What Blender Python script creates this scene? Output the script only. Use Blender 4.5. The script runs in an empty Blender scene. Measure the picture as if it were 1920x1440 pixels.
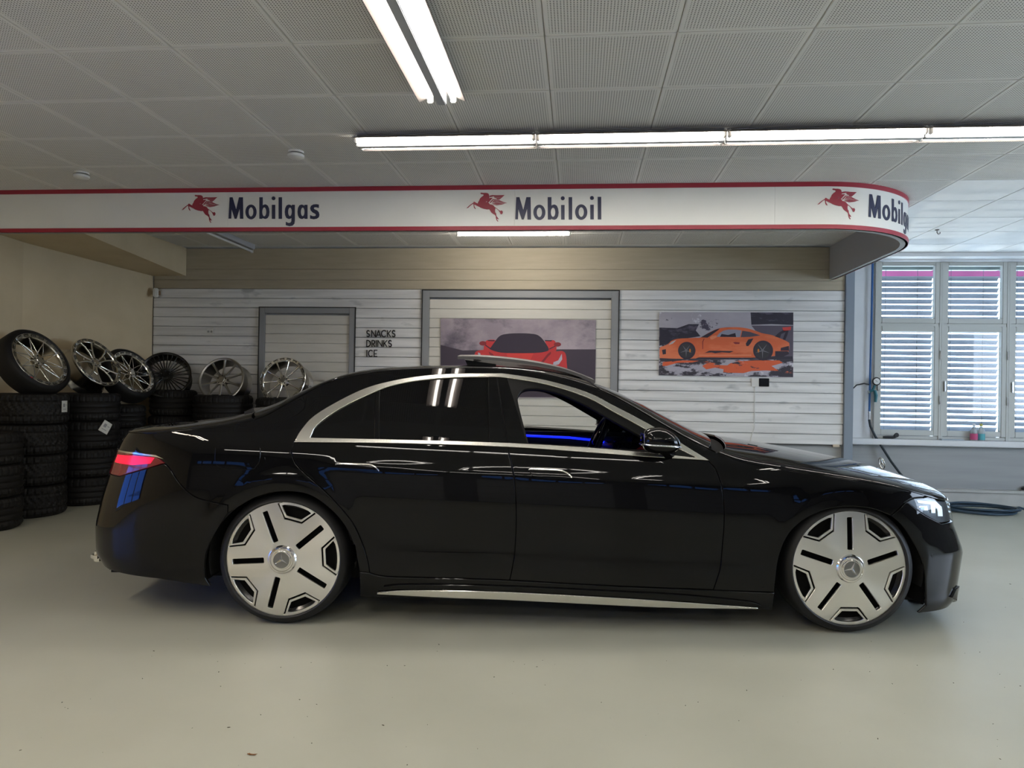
import bpy, bmesh, math, random
import numpy as np
from mathutils import Vector, Matrix
from mathutils.geometry import delaunay_2d_cdt

random.seed(7)
scene = bpy.context.scene
C = scene.collection

# ------------------------------------------------------------------ camera
F, CAMH, YAW, ROLL, PITCH = 1345.0, 1.319, math.radians(5.35), 0.016, 7 / 1345.0
FW = np.array([-math.sin(YAW) * math.cos(PITCH), math.cos(YAW) * math.cos(PITCH), math.sin(PITCH)])
RT = np.array([math.cos(YAW), math.sin(YAW), 0.0])
UP = np.cross(RT, FW)
FH = np.array([-math.sin(YAW), math.cos(YAW), 0.0])
cam_data = bpy.data.cameras.new('camera')
cam_data.sensor_width = 36.0
cam_data.lens = F / 1920 * 36.0
cam_data.clip_start = 0.05
cam = bpy.data.objects.new('camera', cam_data)
C.objects.link(cam)
_cx = RT * math.cos(ROLL) + UP * math.sin(ROLL)
_cy = UP * math.cos(ROLL) - RT * math.sin(ROLL)
cam.matrix_world = Matrix(((_cx[0], _cy[0], -FW[0], 0), (_cx[1], _cy[1], -FW[1], 0), (_cx[2], _cy[2], -FW[2], CAMH), (0, 0, 0, 1)))
scene.camera = cam

# ------------------------------------------------------------------ daylight, exposure
world = bpy.data.worlds.new('overcast_sky')
world.use_nodes = True
bg = world.node_tree.nodes['Background']
bg.inputs[0].default_value = (0.66, 0.80, 1.0, 1)
bg.inputs[1].default_value = 7.0
scene.world = world
scene.view_settings.view_transform = 'Standard'
scene.view_settings.look = 'None'
scene.view_settings.exposure = 0.80
scene.view_settings.gamma = 1.0
scene.view_settings.use_curve_mapping = False
cy = scene.cycles
cy.max_bounces = 7
cy.diffuse_bounces = 3
cy.adaptive_threshold = .015
cy.glossy_bounces = 4
cy.transparent_max_bounces = 12
cy.caustics_reflective = False
cy.caustics_refractive = False
cy.sample_clamp_indirect = 6.0
TUBE_STRENGTH = 26.0

# ------------------------------------------------------------------ measuring helpers (photo pixels to metres in the room)
def ray(px, py):
    u = (px - 960) / F
    v = (py - 720) / F
    c, s = math.cos(ROLL), math.sin(ROLL)
    return FW + RT * (u * c + v * s) - UP * (-u * s + v * c)
def atY(px, py, Y):
    d = ray(px, py)
    return np.array([0, 0, CAMH]) + d * (Y / d[1])
def atZ(px, py, Z):
    d = ray(px, py)
    return np.array([0, 0, CAMH]) + d * ((Z - CAMH) / d[2])

# ------------------------------------------------------------------ materials
MATS = {}
def mat(name, col=(.8, .8, .8), rough=.5, metal=0.0, coat=0.0, emit=None, estr=0.0, trans=0.0, ior=1.45, aniso=0.0, alpha=1.0, spec=.5):
    if name in MATS:
        return MATS[name]
    m = bpy.data.materials.new(name)
    m.use_nodes = True
    p = m.node_tree.nodes['Principled BSDF']
    p.inputs['Base Color'].default_value = (*col, 1)
    p.inputs['Roughness'].default_value = rough
    p.inputs['Metallic'].default_value = metal
    p.inputs['IOR'].default_value = ior
    p.inputs['Coat Weight'].default_value = coat
    p.inputs['Coat Roughness'].default_value = .03
    p.inputs['Transmission Weight'].default_value = trans
    p.inputs['Specular IOR Level'].default_value = spec
    p.inputs['Alpha'].default_value = alpha
    if emit:
        p.inputs['Emission Color'].default_value = (*emit, 1)
        p.inputs['Emission Strength'].default_value = estr
    MATS[name] = m
    return m
def nodes_of(m):
    return m.node_tree.nodes, m.node_tree.links, m.node_tree.nodes['Principled BSDF']
def noise_mat(name, c1, c2, scale=(1, 1, 1), rough=.6, detail=4, lo=.35, hi=.65, bump=0.0, coord='Object', nscale=5.0, r2=None):
    if name in MATS:
        return MATS[name]
    m = mat(name, c1, rough)
    n, l, p = nodes_of(m)
    tc = n.new('ShaderNodeTexCoord'); mp = n.new('ShaderNodeMapping'); tx = n.new('ShaderNodeTexNoise'); cr = n.new('ShaderNodeValToRGB')
    mp.inputs['Scale'].default_value = scale
    tx.inputs['Scale'].default_value = nscale
    tx.inputs['Detail'].default_value = detail
    cr.color_ramp.elements[0].position = lo; cr.color_ramp.elements[1].position = hi
    cr.color_ramp.elements[0].color = (*c1, 1); cr.color_ramp.elements[1].color = (*c2, 1)
    l.new(tc.outputs[coord], mp.inputs[0]); l.new(mp.outputs[0], tx.inputs[0]); l.new(tx.outputs[0], cr.inputs[0]); l.new(cr.outputs[0], p.inputs['Base Color'])
    if bump:
        b = n.new('ShaderNodeBump'); b.inputs['Strength'].default_value = bump; b.inputs['Distance'].default_value = .004
        l.new(tx.outputs[0], b.inputs['Height']); l.new(b.outputs[0], p.inputs['Normal'])
    return m

# ------------------------------------------------------------------ mesh helpers
class MB:
    def __init__(s):
        s.v = []; s.f = []
    def add(s, v, f):
        k = len(s.v)
        s.v += [tuple(map(float, p)) for p in v]
        s.f += [tuple(i + k for i in q) for q in f]
        return s
    def box(s, c, d, rot=None):
        x, y, z = [e / 2 for e in d]
        vs = [Vector((a * x, b * y, e * z)) for a in (-1, 1) for b in (-1, 1) for e in (-1, 1)]
        if rot is not None:
            vs = [rot @ p for p in vs]
        vs = [(p[0] + c[0], p[1] + c[1], p[2] + c[2]) for p in vs]
        return s.add(vs, [(0, 1, 3, 2), (4, 6, 7, 5), (0, 4, 5, 1), (2, 3, 7, 6), (0, 2, 6, 4), (1, 5, 7, 3)])
    def cham(s, c, d, b):
        # box with chamfered edges
        bm = bmesh.new()
        bmesh.ops.create_cube(bm, size=1)
        for v in bm.verts:
            v.co = Vector((v.co.x * d[0], v.co.y * d[1], v.co.z * d[2]))
        bmesh.ops.bevel(bm, geom=bm.edges[:], offset=b, segments=2, affect='EDGES')
        vs = [(v.co.x + c[0], v.co.y + c[1], v.co.z + c[2]) for v in bm.verts]
        fs = [[v.index for v in f.verts] for f in bm.faces]
        bm.free()
        return s.add(vs, fs)
    def tube(s, pts, r, n=10, cap=True, closed=False):
        pts = [Vector(p) for p in pts]
        m = len(pts)
        rs = r if isinstance(r, (list, tuple)) else [r] * m
        vs, fs = [], []
        ref = None
        for i, p in enumerate(pts):
            if closed:
                t = pts[(i + 1) % m] - pts[i - 1]
            else:
                t = pts[min(i + 1, m - 1)] - pts[max(i - 1, 0)]
            t.normalize()
            if ref is None:
                ref = t.orthogonal().normalized()
            a = (ref - t * ref.dot(t))
            if a.length < 1e-5:
                a = t.orthogonal()
            a.normalize(); ref = a
            b = t.cross(a)
            for k in range(n):
                w = 2 * math.pi * k / n
                vs.append(p + (a * math.cos(w) + b * math.sin(w)) * rs[i])
        rng = m if closed else m - 1
        for i in range(rng):
            for k in range(n):
                j = (i + 1) % m
                fs.append((i * n + k, i * n + (k + 1) % n, j * n + (k + 1) % n, j * n + k))
        if cap and not closed:
            fs.append(tuple(range(n - 1, -1, -1)))
            fs.append(tuple((m - 1) * n + k for k in range(n)))
        return s.add(vs, fs)
    def lathe(s, prof, n=48, M=None, close=False, a0=0.0, a1=2 * math.pi):
        # prof: list of (r, h) round the local Z axis
        full = abs(a1 - a0 - 2 * math.pi) < 1e-6
        cnt = n if full else n + 1
        vs, fs = [], []
        for k in range(cnt):
            w = a0 + (a1 - a0) * k / n
            for r, h in prof:
                vs.append(Vector((r * math.cos(w), r * math.sin(w), h)))
        m = len(prof)
        for k in range(n):
            k2 = (k + 1) % cnt
            for i in range(m if close else m - 1):
                i2 = (i + 1) % m
                fs.append((k * m + i, k2 * m + i, k2 * m + i2, k * m + i2))
        if M is not None:
            vs = [M @ p for p in vs]
        return s.add(vs, fs)
    def prism(s, poly, h0, h1, M=None):
        n = len(poly)
        vs = [Vector((p[0], p[1], h0)) for p in poly] + [Vector((p[0], p[1], h1)) for p in poly]
        fs = [tuple(range(n - 1, -1, -1)), tuple(range(n, 2 * n))] + [(i, (i + 1) % n, n + (i + 1) % n, n + i) for i in range(n)]
        if M is not None:
            vs = [M @ p for p in vs]
        return s.add(vs, fs)
    def build(s, name, m, parent=None, smooth=None):
        me = bpy.data.meshes.new(name)
        me.from_pydata(s.v, [], s.f)
        me.materials.append(m)
        if smooth is not None:
            me.polygons.foreach_set('use_smooth', [True] * len(me.polygons))
            me.set_sharp_from_angle(angle=math.radians(smooth))
        me.update()
        return link(name, me, parent)
def link(name, data, parent=None):
    o = bpy.data.objects.new(name, data)
    C.objects.link(o)
    if parent is not None:
        o.parent = parent
    return o
def tag(o, label=None, cat=None, group=None, kind=None):
    if label: o['label'] = label
    if cat: o['category'] = cat
    if group: o['group'] = group
    if kind: o['kind'] = kind
    return o
def thing(name, label, cat, loc=(0, 0, 0), rot=(0, 0, 0), group=None):
    o = link(name, None)
    o.empty_display_size = .1
    o.location = loc
    o.rotation_euler = rot
    return tag(o, label, cat, group)
def struct(o):
    o['kind'] = 'structure'
    return o
def copy_tree(o, parent=None):
    c = o.copy()
    C.objects.link(c)
    c.parent = parent
    for ch in list(o.children):
        copy_tree(ch, c)
    return c
def box_obj(name, c, d, m, parent=None, b=0.0):
    mb = MB()
    mb.cham(c, d, b) if b else mb.box(c, d)
    return mb.build(name, m, parent)

def pip(P, loops):
    # even-odd test, P (n,2)
    P = np.asarray(P, float)
    ins = np.zeros(len(P), bool)
    x, y = P[:, 0], P[:, 1]
    for L in loops:
        L = np.asarray(L)
        a, b = L, np.roll(L, -1, 0)
        for (x1, y1), (x2, y2) in zip(a, b):
            if y1 == y2:
                continue
            c = ((y1 > y) != (y2 > y)) & (x < (x2 - x1) * (y - y1) / (y2 - y1) + x1)
            ins ^= c
    return ins
def densify(L, seg, closed=True):
    L = [np.asarray(p, float) for p in L]
    out = []
    n = len(L)
    for i in range(n if closed else n - 1):
        a, b = L[i], L[(i + 1) % n]
        k = max(1, int(math.ceil(np.linalg.norm(b - a) / seg)))
        for j in range(k):
            out.append(a + (b - a) * j / k)
    if not closed:
        out.append(L[-1])
    res = [out[0]]
    for p in out[1:]:
        if np.linalg.norm(p - res[-1]) > seg * .04:
            res.append(p)
    if closed and np.linalg.norm(res[0] - res[-1]) < seg * .04:
        res.pop()
    return np.array(res)
def smooth_line(pts, k=6):
    # Catmull-Rom through the points
    P = [np.asarray(p, float) for p in pts]
    if len(P) < 3:
        return P
    out = []
    for i in range(len(P) - 1):
        p0 = P[i - 1] if i else 2 * P[0] - P[1]
        p1, p2 = P[i], P[i + 1]
        p3 = P[i + 2] if i + 2 < len(P) else 2 * P[-1] - P[-2]
        for j in range(k):
            t = j / k
            out.append(.5 * ((2 * p1) + (p2 - p0) * t + (2 * p0 - 5 * p1 + 4 * p2 - p3) * t * t + (3 * p1 - p0 - 3 * p2 + p3) * t ** 3))
    out.append(P[-1])
    return out
def cdt(loops, grid=None):
    V, E = [], []
    for L in loops:
        k = len(V); n = len(L)
        V += [tuple(p) for p in L]
        E += [(k + i, k + (i + 1) % n) for i in range(n)]
    if grid:
        B = np.array(V)
        lo, hi = B.min(0), B.max(0)
        gx = np.arange(lo[0] + grid * .5, hi[0], grid); gy = np.arange(lo[1] + grid * .5, hi[1], grid)
        if len(gx) and len(gy):
            G = np.stack(np.meshgrid(gx, gy), -1).reshape(-1, 2)
            G[:, 0] += (np.round((G[:, 1] - lo[1]) / grid) % 2) * grid * .5
            G = G[pip(G, loops)]
            if len(G):
                # keep clear of the outline
                keep = np.ones(len(G), bool)
                for s0 in range(0, len(G), 400):
                    d = np.linalg.norm(G[s0:s0 + 400, None, :] - B[None], axis=2).min(1)
                    keep[s0:s0 + 400] = d > grid * .45
                V += [tuple(p) for p in G[keep]]
    r = delaunay_2d_cdt([Vector(p) for p in V], E, [], 0, 1e-7)
    P = np.array([tuple(p) for p in r[0]])
    T = [tuple(f) for f in r[2] if len(f) == 3]
    cen = np.array([P[list(t)].mean(0) for t in T])
    ok = pip(cen, loops)
    T = [t for t, o in zip(T, ok) if o]
    T2 = []
    for a, b, c in T:
        ar = (P[b][0] - P[a][0]) * (P[c][1] - P[a][1]) - (P[b][1] - P[a][1]) * (P[c][0] - P[a][0])
        if abs(ar) > 1e-12:
            T2.append((a, b, c) if ar > 0 else (a, c, b))
    return P, T2
def lift(name, loops, S, m, parent=None, off=0.0, thick=.008, grid=None, seg=None, sides='near', seam=False, flip=False, cham=0.0):
    """A shape drawn in a surface's own two coordinates, laid on that surface as a plate with thickness."""
    if seg:
        loops = [densify(L, seg) for L in loops]
    P2, T = cdt(loops, grid)
    if flip:
        T = [(a, c, b) for a, b, c in T]
    P, N = S(P2[:, 0], P2[:, 1])
    top = P + N * off
    bot = P + N * (off - thick)
    cnt = {}
    for t in T:
        for i in range(3):
            e = (t[i], t[(i + 1) % 3])
            k = (min(e), max(e))
            cnt.setdefault(k, []).append(e)
    rim = [v[0] for v in cnt.values() if len(v) == 1]
    if seam:
        rim = [e for e in rim if not (abs(P[e[0]][1]) < 1e-3 and abs(P[e[1]][1]) < 1e-3)]
    nv = len(P)
    verts = [tuple(p) for p in top]; faces = list(T); normals = []
    for t in T:
        normals += [tuple(N[i]) for i in t]
    if cham:
        # rounded-over edge: a narrow strip rolls from the surface down to the wall of the plate
        acc = {}
        for a, b in rim:
            d = np.cross(top[b] - top[a], (N[a] + N[b]) / 2)
            d = d / max(np.linalg.norm(d), 1e-12)
            for i in (a, b):
                acc[i] = acc.get(i, 0) + d
        low = top.copy(); on = np.zeros_like(top)
        for i, d in acc.items():
            d = d / max(np.linalg.norm(d), 1e-9)
            on[i] = d
            low[i] = top[i] + d * cham - N[i] * cham * .9
        for a, b in rim:
            k = len(verts)
            verts += [tuple(top[a]), tuple(top[b]), tuple(low[b]), tuple(low[a])]
            faces.append((k + 1, k, k + 3, k + 2))
            ob, oa = on[b] * .85 + N[b] * .5, on[a] * .85 + N[a] * .5
            normals += [tuple(N[b]), tuple(N[a]), tuple(oa / np.linalg.norm(oa)), tuple(ob / np.linalg.norm(ob))]
        bot = low - N * thick
        top = low
    if thick:
        for a, b in rim:
            k = len(verts)
            verts += [tuple(top[a]), tuple(top[b]), tuple(bot[b]), tuple(bot[a])]
            faces.append((k + 1, k, k + 3, k + 2))
            d = top[b] - top[a]
            nn = np.cross(d, (N[a] + N[b]) / 2)
            ln = np.linalg.norm(nn)
            nn = nn / ln if ln > 1e-12 else N[a]
            # a slightly rounded edge: the outer two corners lean to the surface normal
            q = nn * .7 + N[a] * .7
            q = q / np.linalg.norm(q)
            normals += [tuple(q), tuple(q), tuple(nn), tuple(nn)]
    out = []
    def mk(vs, fs, ns, nm):
        me = bpy.data.meshes.new(nm)
        me.from_pydata(vs, [], fs)
        me.materials.append(m)
        me.polygons.foreach_set('use_smooth', [True] * len(fs))
        me.update()
        me.normals_split_custom_set(ns)
        return link(nm, me, parent)
    def mirrored():
        vs = [(x, -y, z) for x, y, z in verts]
        fs = [tuple(reversed(f)) for f in faces]
        ns, k = [], 0
        for f in faces:
            ns += [(a, -b, c) for a, b, c in reversed(normals[k:k + len(f)])]
            k += len(f)
        return vs, fs, ns
    if sides == 'near':
        return mk(verts, faces, normals, name)
    if sides == 'far':
        return mk(*mirrored(), name)
    if sides == 'both':
        return mk(verts, faces, normals, name), mk(*mirrored(), name)
    if sides == 'joined':
        v2, f2, n2 = mirrored()
        k = len(verts)
        return mk(verts + v2, faces + [tuple(i + k for i in f) for f in f2], normals + n2, name)
def flat(Y0, sgn=-1):
    # a wall plane at depth Y0 facing the camera; own coordinates are X and z
    def S(a, b):
        n = len(a)
        return np.stack([a, np.full(n, Y0), b], 1), np.tile(np.array([[0, -1.0, 0]]), (n, 1))
    return S
def px_loop(pts, Y):
    return np.array([atY(x, y, Y)[[0, 2]] for x, y in pts])
# ================================================================== THE ROOM
CEIL = 3.0
BACK = 8.55          # boarded wall
WINW = 9.2           # window wall, right
paint_floor = noise_mat('floor_epoxy', (.405, .405, .33), (.465, .465, .385), (1, 1, 1), .32, 6, .3, .7, nscale=1.1)
nodes_of(paint_floor)[2].inputs['Specular IOR Level'].default_value = .35
floor = struct(MB().box((0, 2.0, -.05), (17, 15.6, .1)).build('floor', paint_floor))
wall_beige = noise_mat('beige_plaster', (.58, .475, .305), (.64, .53, .35), (1, 1, 1), .8, 5, .3, .7, .15, nscale=3)
wall_white = noise_mat('white_plaster', (.70, .71, .72), (.76, .77, .78), (1, 1, 1), .7, 5, .3, .7, .1, nscale=3)
wall_grey = noise_mat('grey_oil_paint', (.30, .31, .31), (.36, .37, .37), (.4, 1, 6), .45, 5, .3, .7, .05, nscale=2)
# left wall: runs slightly outwards towards the camera, with a canted corner
LW = [(-5.355, 8.56), (-5.82, 7.0), (-6.0, 4.0)]
mb = MB()
t = [(x - .2, y + (.3 if i < 1 else 0)) for i, (x, y) in enumerate(LW)]
poly = LW + t[::-1]
def lx(y): return -6.0 - (4.0 - y) * .4 / 9.2
for y0, y1, z0, z1 in ((4.0, 2.9, 0, CEIL), (2.9, .5, 0, .25), (2.9, .5, 1.8, CEIL), (.5, -5.2, 0, CEIL)):
    mb.prism([(lx(y0), y0), (lx(y1), y1), (lx(y1) - .2, y1), (lx(y0) - .2, y0)], z0, z1)
mb.prism([(x, y) for x, y in poly], 0, CEIL)
struct(mb.build('wall_left', wall_beige))
mb = MB()
for y in (.52, 1.3, 2.1, 2.88):
    mb.cham((lx(y) - .1, y, 1.02), (.07, .06, 1.56), .005)
for z in (.27, 1.3, 1.78):
    mb.cham((lx(1.7) - .1, 1.7, z), (.07, 2.4, .05), .005)
struct(mb.build('window_9', mat('white_window_frame', (.50, .51, .48), .45)))
# haunched concrete beam along the left wall
mb = MB()
prof = [(y, 2.652 + (8.55 - y) * .0705) for y in (8.55, 6.4)]
vs = []
for y, z in prof:
    xw = -5.40 - (8.55 - y) * .27
    vs += [(-4.92, y, z), (-4.92, y, CEIL), (xw, y, CEIL), (xw, y, z)]
mb.add(vs, [(0, 1, 5, 4), (3, 0, 4, 7), (0, 3, 2, 1), (4, 5, 6, 7)])
tag(struct(mb.build('trim_1', wall_beige)), 'beige haunched concrete beam in the upper left corner')
# wall right of the boards, holding the windows
WX0, WX1 = 3.60, 6.72
mb = MB()
mb.box(((3.0 + WX0) / 2, WINW + .1, 1.5), (WX0 - 3.0, .2, 3.0))
mb.box(((WX0 + WX1) / 2, WINW + .1, .385), (WX1 - WX0, .2, .77))
mb.box(((WX0 + WX1) / 2, WINW + .1, 2.975), (WX1 - WX0, .2, .05))
mb.box(((8.5 + WX1) / 2, WINW + .1, 1.5), (8.5 - WX1, .2, 3.0))
wb = struct(mb.build('wall_back', wall_white))
g = MB().box((5.75, WINW - .004, .33), (5.5, .012, .70)).build('painted_dado', wall_grey, wb)
struct(MB().cham((5.2, WINW - .06, .735), (4.4, .14, .07), .006).build('trim_5', wall_white))
mb = MB(); mb.box((5.2, WINW - .05, .075), (4.6, .10, .15)); mb.cham((5.2, WINW - .06, .165), (4.6, .13, .03), .005)
struct(mb.build('baseboard_back', noise_mat('skirting_grey', (.42, .42, .40), (.48, .48, .46), (1, 1, 1), .5)))
# cornice above the windows
mb = MB(); mb.cham((5.2, WINW - .16, 2.975), (4.6, .32, .05), .006); mb.cham((5.2, WINW - .06, 2.945), (4.6, .14, .03), .004)
struct(mb.build('trim_2', wall_white))
# right wall and front wall (behind the camera) with daylight openings
mb = MB()
mb.box((8.4, 7.6, 1.5), (.2, 3.4, 3.0)); mb.box((8.4, -1.6, 1.5), (.2, 7.2, 3.0)); mb.box((8.4, 3.95, .45), (.2, 3.9, .9)); mb.box((8.4, 3.95, 2.9), (.2, 3.9, .2))
struct(mb.build('wall_right', noise_mat('mid_grey_render', (.20, .20, .205), (.25, .25, .255), (1, 1, 1), .7)))
mb = MB()
mb.box((1.0, -5.3, 1.0), (15.2, .2, 2.0)); mb.box((1.0, -5.3, 2.65), (15.2, .2, .70))
for x in (-6.4, -3.45, -.35, 2.75, 5.85, 8.3):
    mb.box((x, -5.3, 2.15), (.8, .2, .32))
wall_dark = noise_mat('dark_grey_render', (.16, .16, .17), (.2, .2, .21), (1, 1, 1), .7)  # even dark grey for the wall behind the camera
wf = struct(mb.build('wall_front', wall_dark))
tinted = []
for k, x in enumerate((-4.95, -1.9, 1.2, 4.3, 7.1)):
    w = 2.5
    o = MB()
    for z in (2.0, 2.3):
        o.box((x, -5.3, z), (w, .06, .05))
    for j in range(6):
        o.box((x - w / 2 + j * w / 5, -5.3, 2.15), (.05, .06, .3))
    fo = struct(o.build('window_%d' % (k + 10), mat('dark_frame', (.1, .1, .11), .4)))
    tinted.append((fo, x, w))
# ---------------------------------------------------------------- ceiling
def perforated():
    m = mat('perforated_gypsum', (.80, .79, .76), .75)
    n, l, p = nodes_of(m)
    tc = n.new('ShaderNodeTexCoord'); sp = n.new('ShaderNodeSeparateXYZ')
    l.new(tc.outputs['Object'], sp.inputs[0])
    def mth(op, a, b=None, c=None):
        q = n.new('ShaderNodeMath'); q.operation = op
        for i, e in enumerate((a, b, c)):
            if e is None: continue
            if isinstance(e, (int, float)): q.inputs[i].default_value = e
            else: l.new(e, q.inputs[i])
        return q.outputs[0]
    pitch = .0147
    fx = mth('SUBTRACT', mth('FRACT', mth('DIVIDE', sp.outputs[0], pitch)), .5)
    fy = mth('SUBTRACT', mth('FRACT', mth('DIVIDE', sp.outputs[1], pitch)), .5)
    d = mth('SQRT', mth('ADD', mth('MULTIPLY', fx, fx), mth('MULTIPLY', fy, fy)))
    hole = mth('LESS_THAN', d, .23)
    inx = mth('LESS_THAN', mth('ABSOLUTE', sp.outputs[0]), .0147 * 19.5)
    iny = mth('LESS_THAN', mth('ABSOLUTE', sp.outputs[1]), .0147 * 19.5)
    mask = mth('MULTIPLY', hole, mth('MULTIPLY', inx, iny))
    mx = n.new('ShaderNodeMixRGB')
    l.new(mask, mx.inputs[0]); mx.inputs[1].default_value = (.80, .79, .76, 1); mx.inputs[2].default_value = (.07, .07, .065, 1)
    l.new(mx.outputs[0], p.inputs['Base Color'])
    return m
perf = perforated()
plain_ceiling = noise_mat('smooth_ceiling_paint', (.78, .78, .77), (.82, .82, .81), (1, 1, 1), .55, 3)
ceiling = struct(MB().box((0, 2.0, CEIL + .075), (17, 15.6, .13)).build('ceiling', plain_ceiling))
TS = .6225
X0, Y0 = -.19, 4.028
bm_ = MB().cham((0, 0, 0), (TS - .003, TS - .003, .014), .0035)
tile_me = [bm_.build('ceiling_tile', perf, ceiling).data, None]
first = C.objects['ceiling_tile']
p_ = MB().cham((0, 0, 0), (TS - .003, TS - .003, .014), .0035).build('ceiling_tile', plain_ceiling, ceiling)
used = [False, False]
for i in range(-10, 10):
    for j in range(-3, 9):
        x = X0 + (i + .5) * TS; y = Y0 + (j + .5) * TS
        if y > 8.95 or x > 6.2 or x < -5.9 or (y > 8.5 and x < 3.0) or (x < -5.2 and y < 6):
            continue
        k = 1 if (x > 2.95 and y > 5.6) else 0
        src = p_ if k else first
        if not used[k]:
            o = src; used[k] = True
        else:
            o = src.copy(); C.objects.link(o)
        o.location = (x, y, CEIL + .003)
# ---------------------------------------------------------------- boarded partition
struct(MB().box((-1.55, BACK + .14, 1.5), (9.16, .2, 3.0)).build('wall_partition', wall_grey))
part = C.objects['wall_partition']
board_m = noise_mat('whitewashed_board', (.66, .66, .65), (.80, .80, .79), (.5, 1, 9), .6, 8, .38, .6, .25, nscale=2.2)
# weather stains of their own shape on the white boards
n, l, p = nodes_of(board_m)
tc = [q for q in n if q.type == 'TEX_COORD'][0]
mp2 = n.new('ShaderNodeMapping'); mp2.inputs['Scale'].default_value = (1.6, 1, 5.0)
nz = n.new('ShaderNodeTexNoise'); nz.inputs['Scale'].default_value = 1.9; nz.inputs['Detail'].default_value = 3
rp = n.new('ShaderNodeValToRGB'); rp.color_ramp.elements[0].position = .62; rp.color_ramp.elements[1].position = .74
geo = n.new('ShaderNodeNewGeometry')
l.new(geo.outputs['Position'], mp2.inputs[0]); l.new(mp2.outputs[0], nz.inputs[0]); l.new(nz.outputs[0], rp.inputs[0])
mxs = n.new('ShaderNodeMixRGB'); mxs.inputs[2].default_value = (.47, .48, .48, 1)
src = p.inputs['Base Color'].links[0].from_socket
l.new(rp.outputs[0], mxs.inputs[0]); l.new(src, mxs.inputs[1]); l.new(mxs.outputs[0], p.inputs['Base Color'])
mp_main = [q for q in n if q.type == 'MAPPING'][0]
l.new(geo.outputs['Position'], mp_main.inputs[0])
PITCHB = .1183
ZT = 2.492
door_holes = [(-3.945, -2.735, 2.262), (-1.90, .45, 2.480)]
def boards(x0, x1, rows, jit=.0):
    for r in rows:
        z1 = ZT - r * PITCHB; z0 = z1 - PITCHB + .0065
        tilt = random.uniform(-.003, .003)
        o = MB().cham((0, 0, 0), (x1 - x0, .02, z1 - z0), .0045).build('plank', board_m, part)
        o.location = ((x0 + x1) / 2 + (random.uniform(-.004, .004) if jit else 0), BACK + .01 + random.uniform(-.003, .003), (z0 + z1) / 2)
        o.rotation_euler = (tilt * 4, 0, 0)
boards(-5.34, -3.945, range(2, 15))
boards(-5.34, -1.90, range(0, 2))
boards(-2.735, -1.90, range(2, 15))
boards(.45, 3.02, range(0, 15), .01)
# beige panels above the boards
beige_board = noise_mat('beige_panel', (.43, .375, .275), (.47, .415, .31), (.5, 1, 5), .65, 4)
for z0, z1 in ((2.497, 2.604), (2.607, 2.736), (2.739, 2.995)):
    o = MB().cham((0, 0, 0), (8.36, .024, z1 - z0), .002).build('panel', beige_board, part)
    o.location = (-1.16, BACK + .012, (z0 + z1) / 2)
# end post and the batten ends under the last plank
post_m = mat('blue_grey_metal', (.22, .26, .31), .45)
struct(MB().cham((3.07, BACK + .3, 1.49), (.10, .66, 2.98), .004).build('trim_3', post_m))
wood = noise_mat('raw_batten', (.55, .47, .36), (.62, .54, .42), (1, 1, 8), .7)
for x in (1.75, 2.95):
    MB().cham((x, BACK + .025, .725), (.075, .05, .06), .004).build('batten', wood, part)
MB().box((1.75, BACK + .03, .735), (2.5, .04, .05)).build('painted_gap_shade', mat('gap_shade_dark', (.06, .06, .06), .8), part)  # solid dark strip painted in for the shade under the last plank
# ---------------------------------------------------------------- two shuttered door openings
shut_m = noise_mat('cream_shutter', (.62, .60, .54), (.66, .64, .58), (.6, 1, 4), .55, 4)
frame_m = mat('grey_frame', (.27, .28, .29), .5)
def shutter(name, x0, x1, zt, fw_, n_slats, label):
    o = thing(name, label, 'door', ((x0 + x1) / 2, BACK, 0)); o['kind'] = 'structure'
    cx = (x0 + x1) / 2; w = x1 - x0
    MB().cham((-w / 2 + fw_ / 2, 0, zt / 2), (fw_, .05, zt), .004).build('jamb', frame_m, o)
    MB().cham((w / 2 - fw_ / 2, 0, zt / 2), (fw_, .05, zt), .004).build('jamb', frame_m, o)
    MB().cham((0, 0, zt - fw_ / 2), (w - 2 * fw_, .05, fw_), .004).build('lintel', frame_m, o)
    ed = mat('black_seal', (.02, .02, .02), .6)
    MB().box((0, -.022, zt + .004), (w + .02, .012, .010)).build('seal', ed, o)
    for s in (-1, 1):
        MB().box((s * (w / 2 + .004), -.022, zt / 2), (.010, .012, zt)).build('seal', ed, o)
    h = .1155
    z = zt - fw_ - .02
    for k in range(n_slats):
        s = MB().cham((0, .012, z - h / 2), (w - 2 * fw_, .03, h - .004), .003).build('slat', shut_m, o)
        z -= h
    return o
shutter('door_1', -3.945, -2.735, 2.262, .07, 13, 'narrow cream slatted shutter in a grey frame left of the snack lettering')
shutter('door_2', -1.90, .45, 2.480, .085, 15, 'wide cream slatted shutter in a grey frame behind the red car banner')
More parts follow.
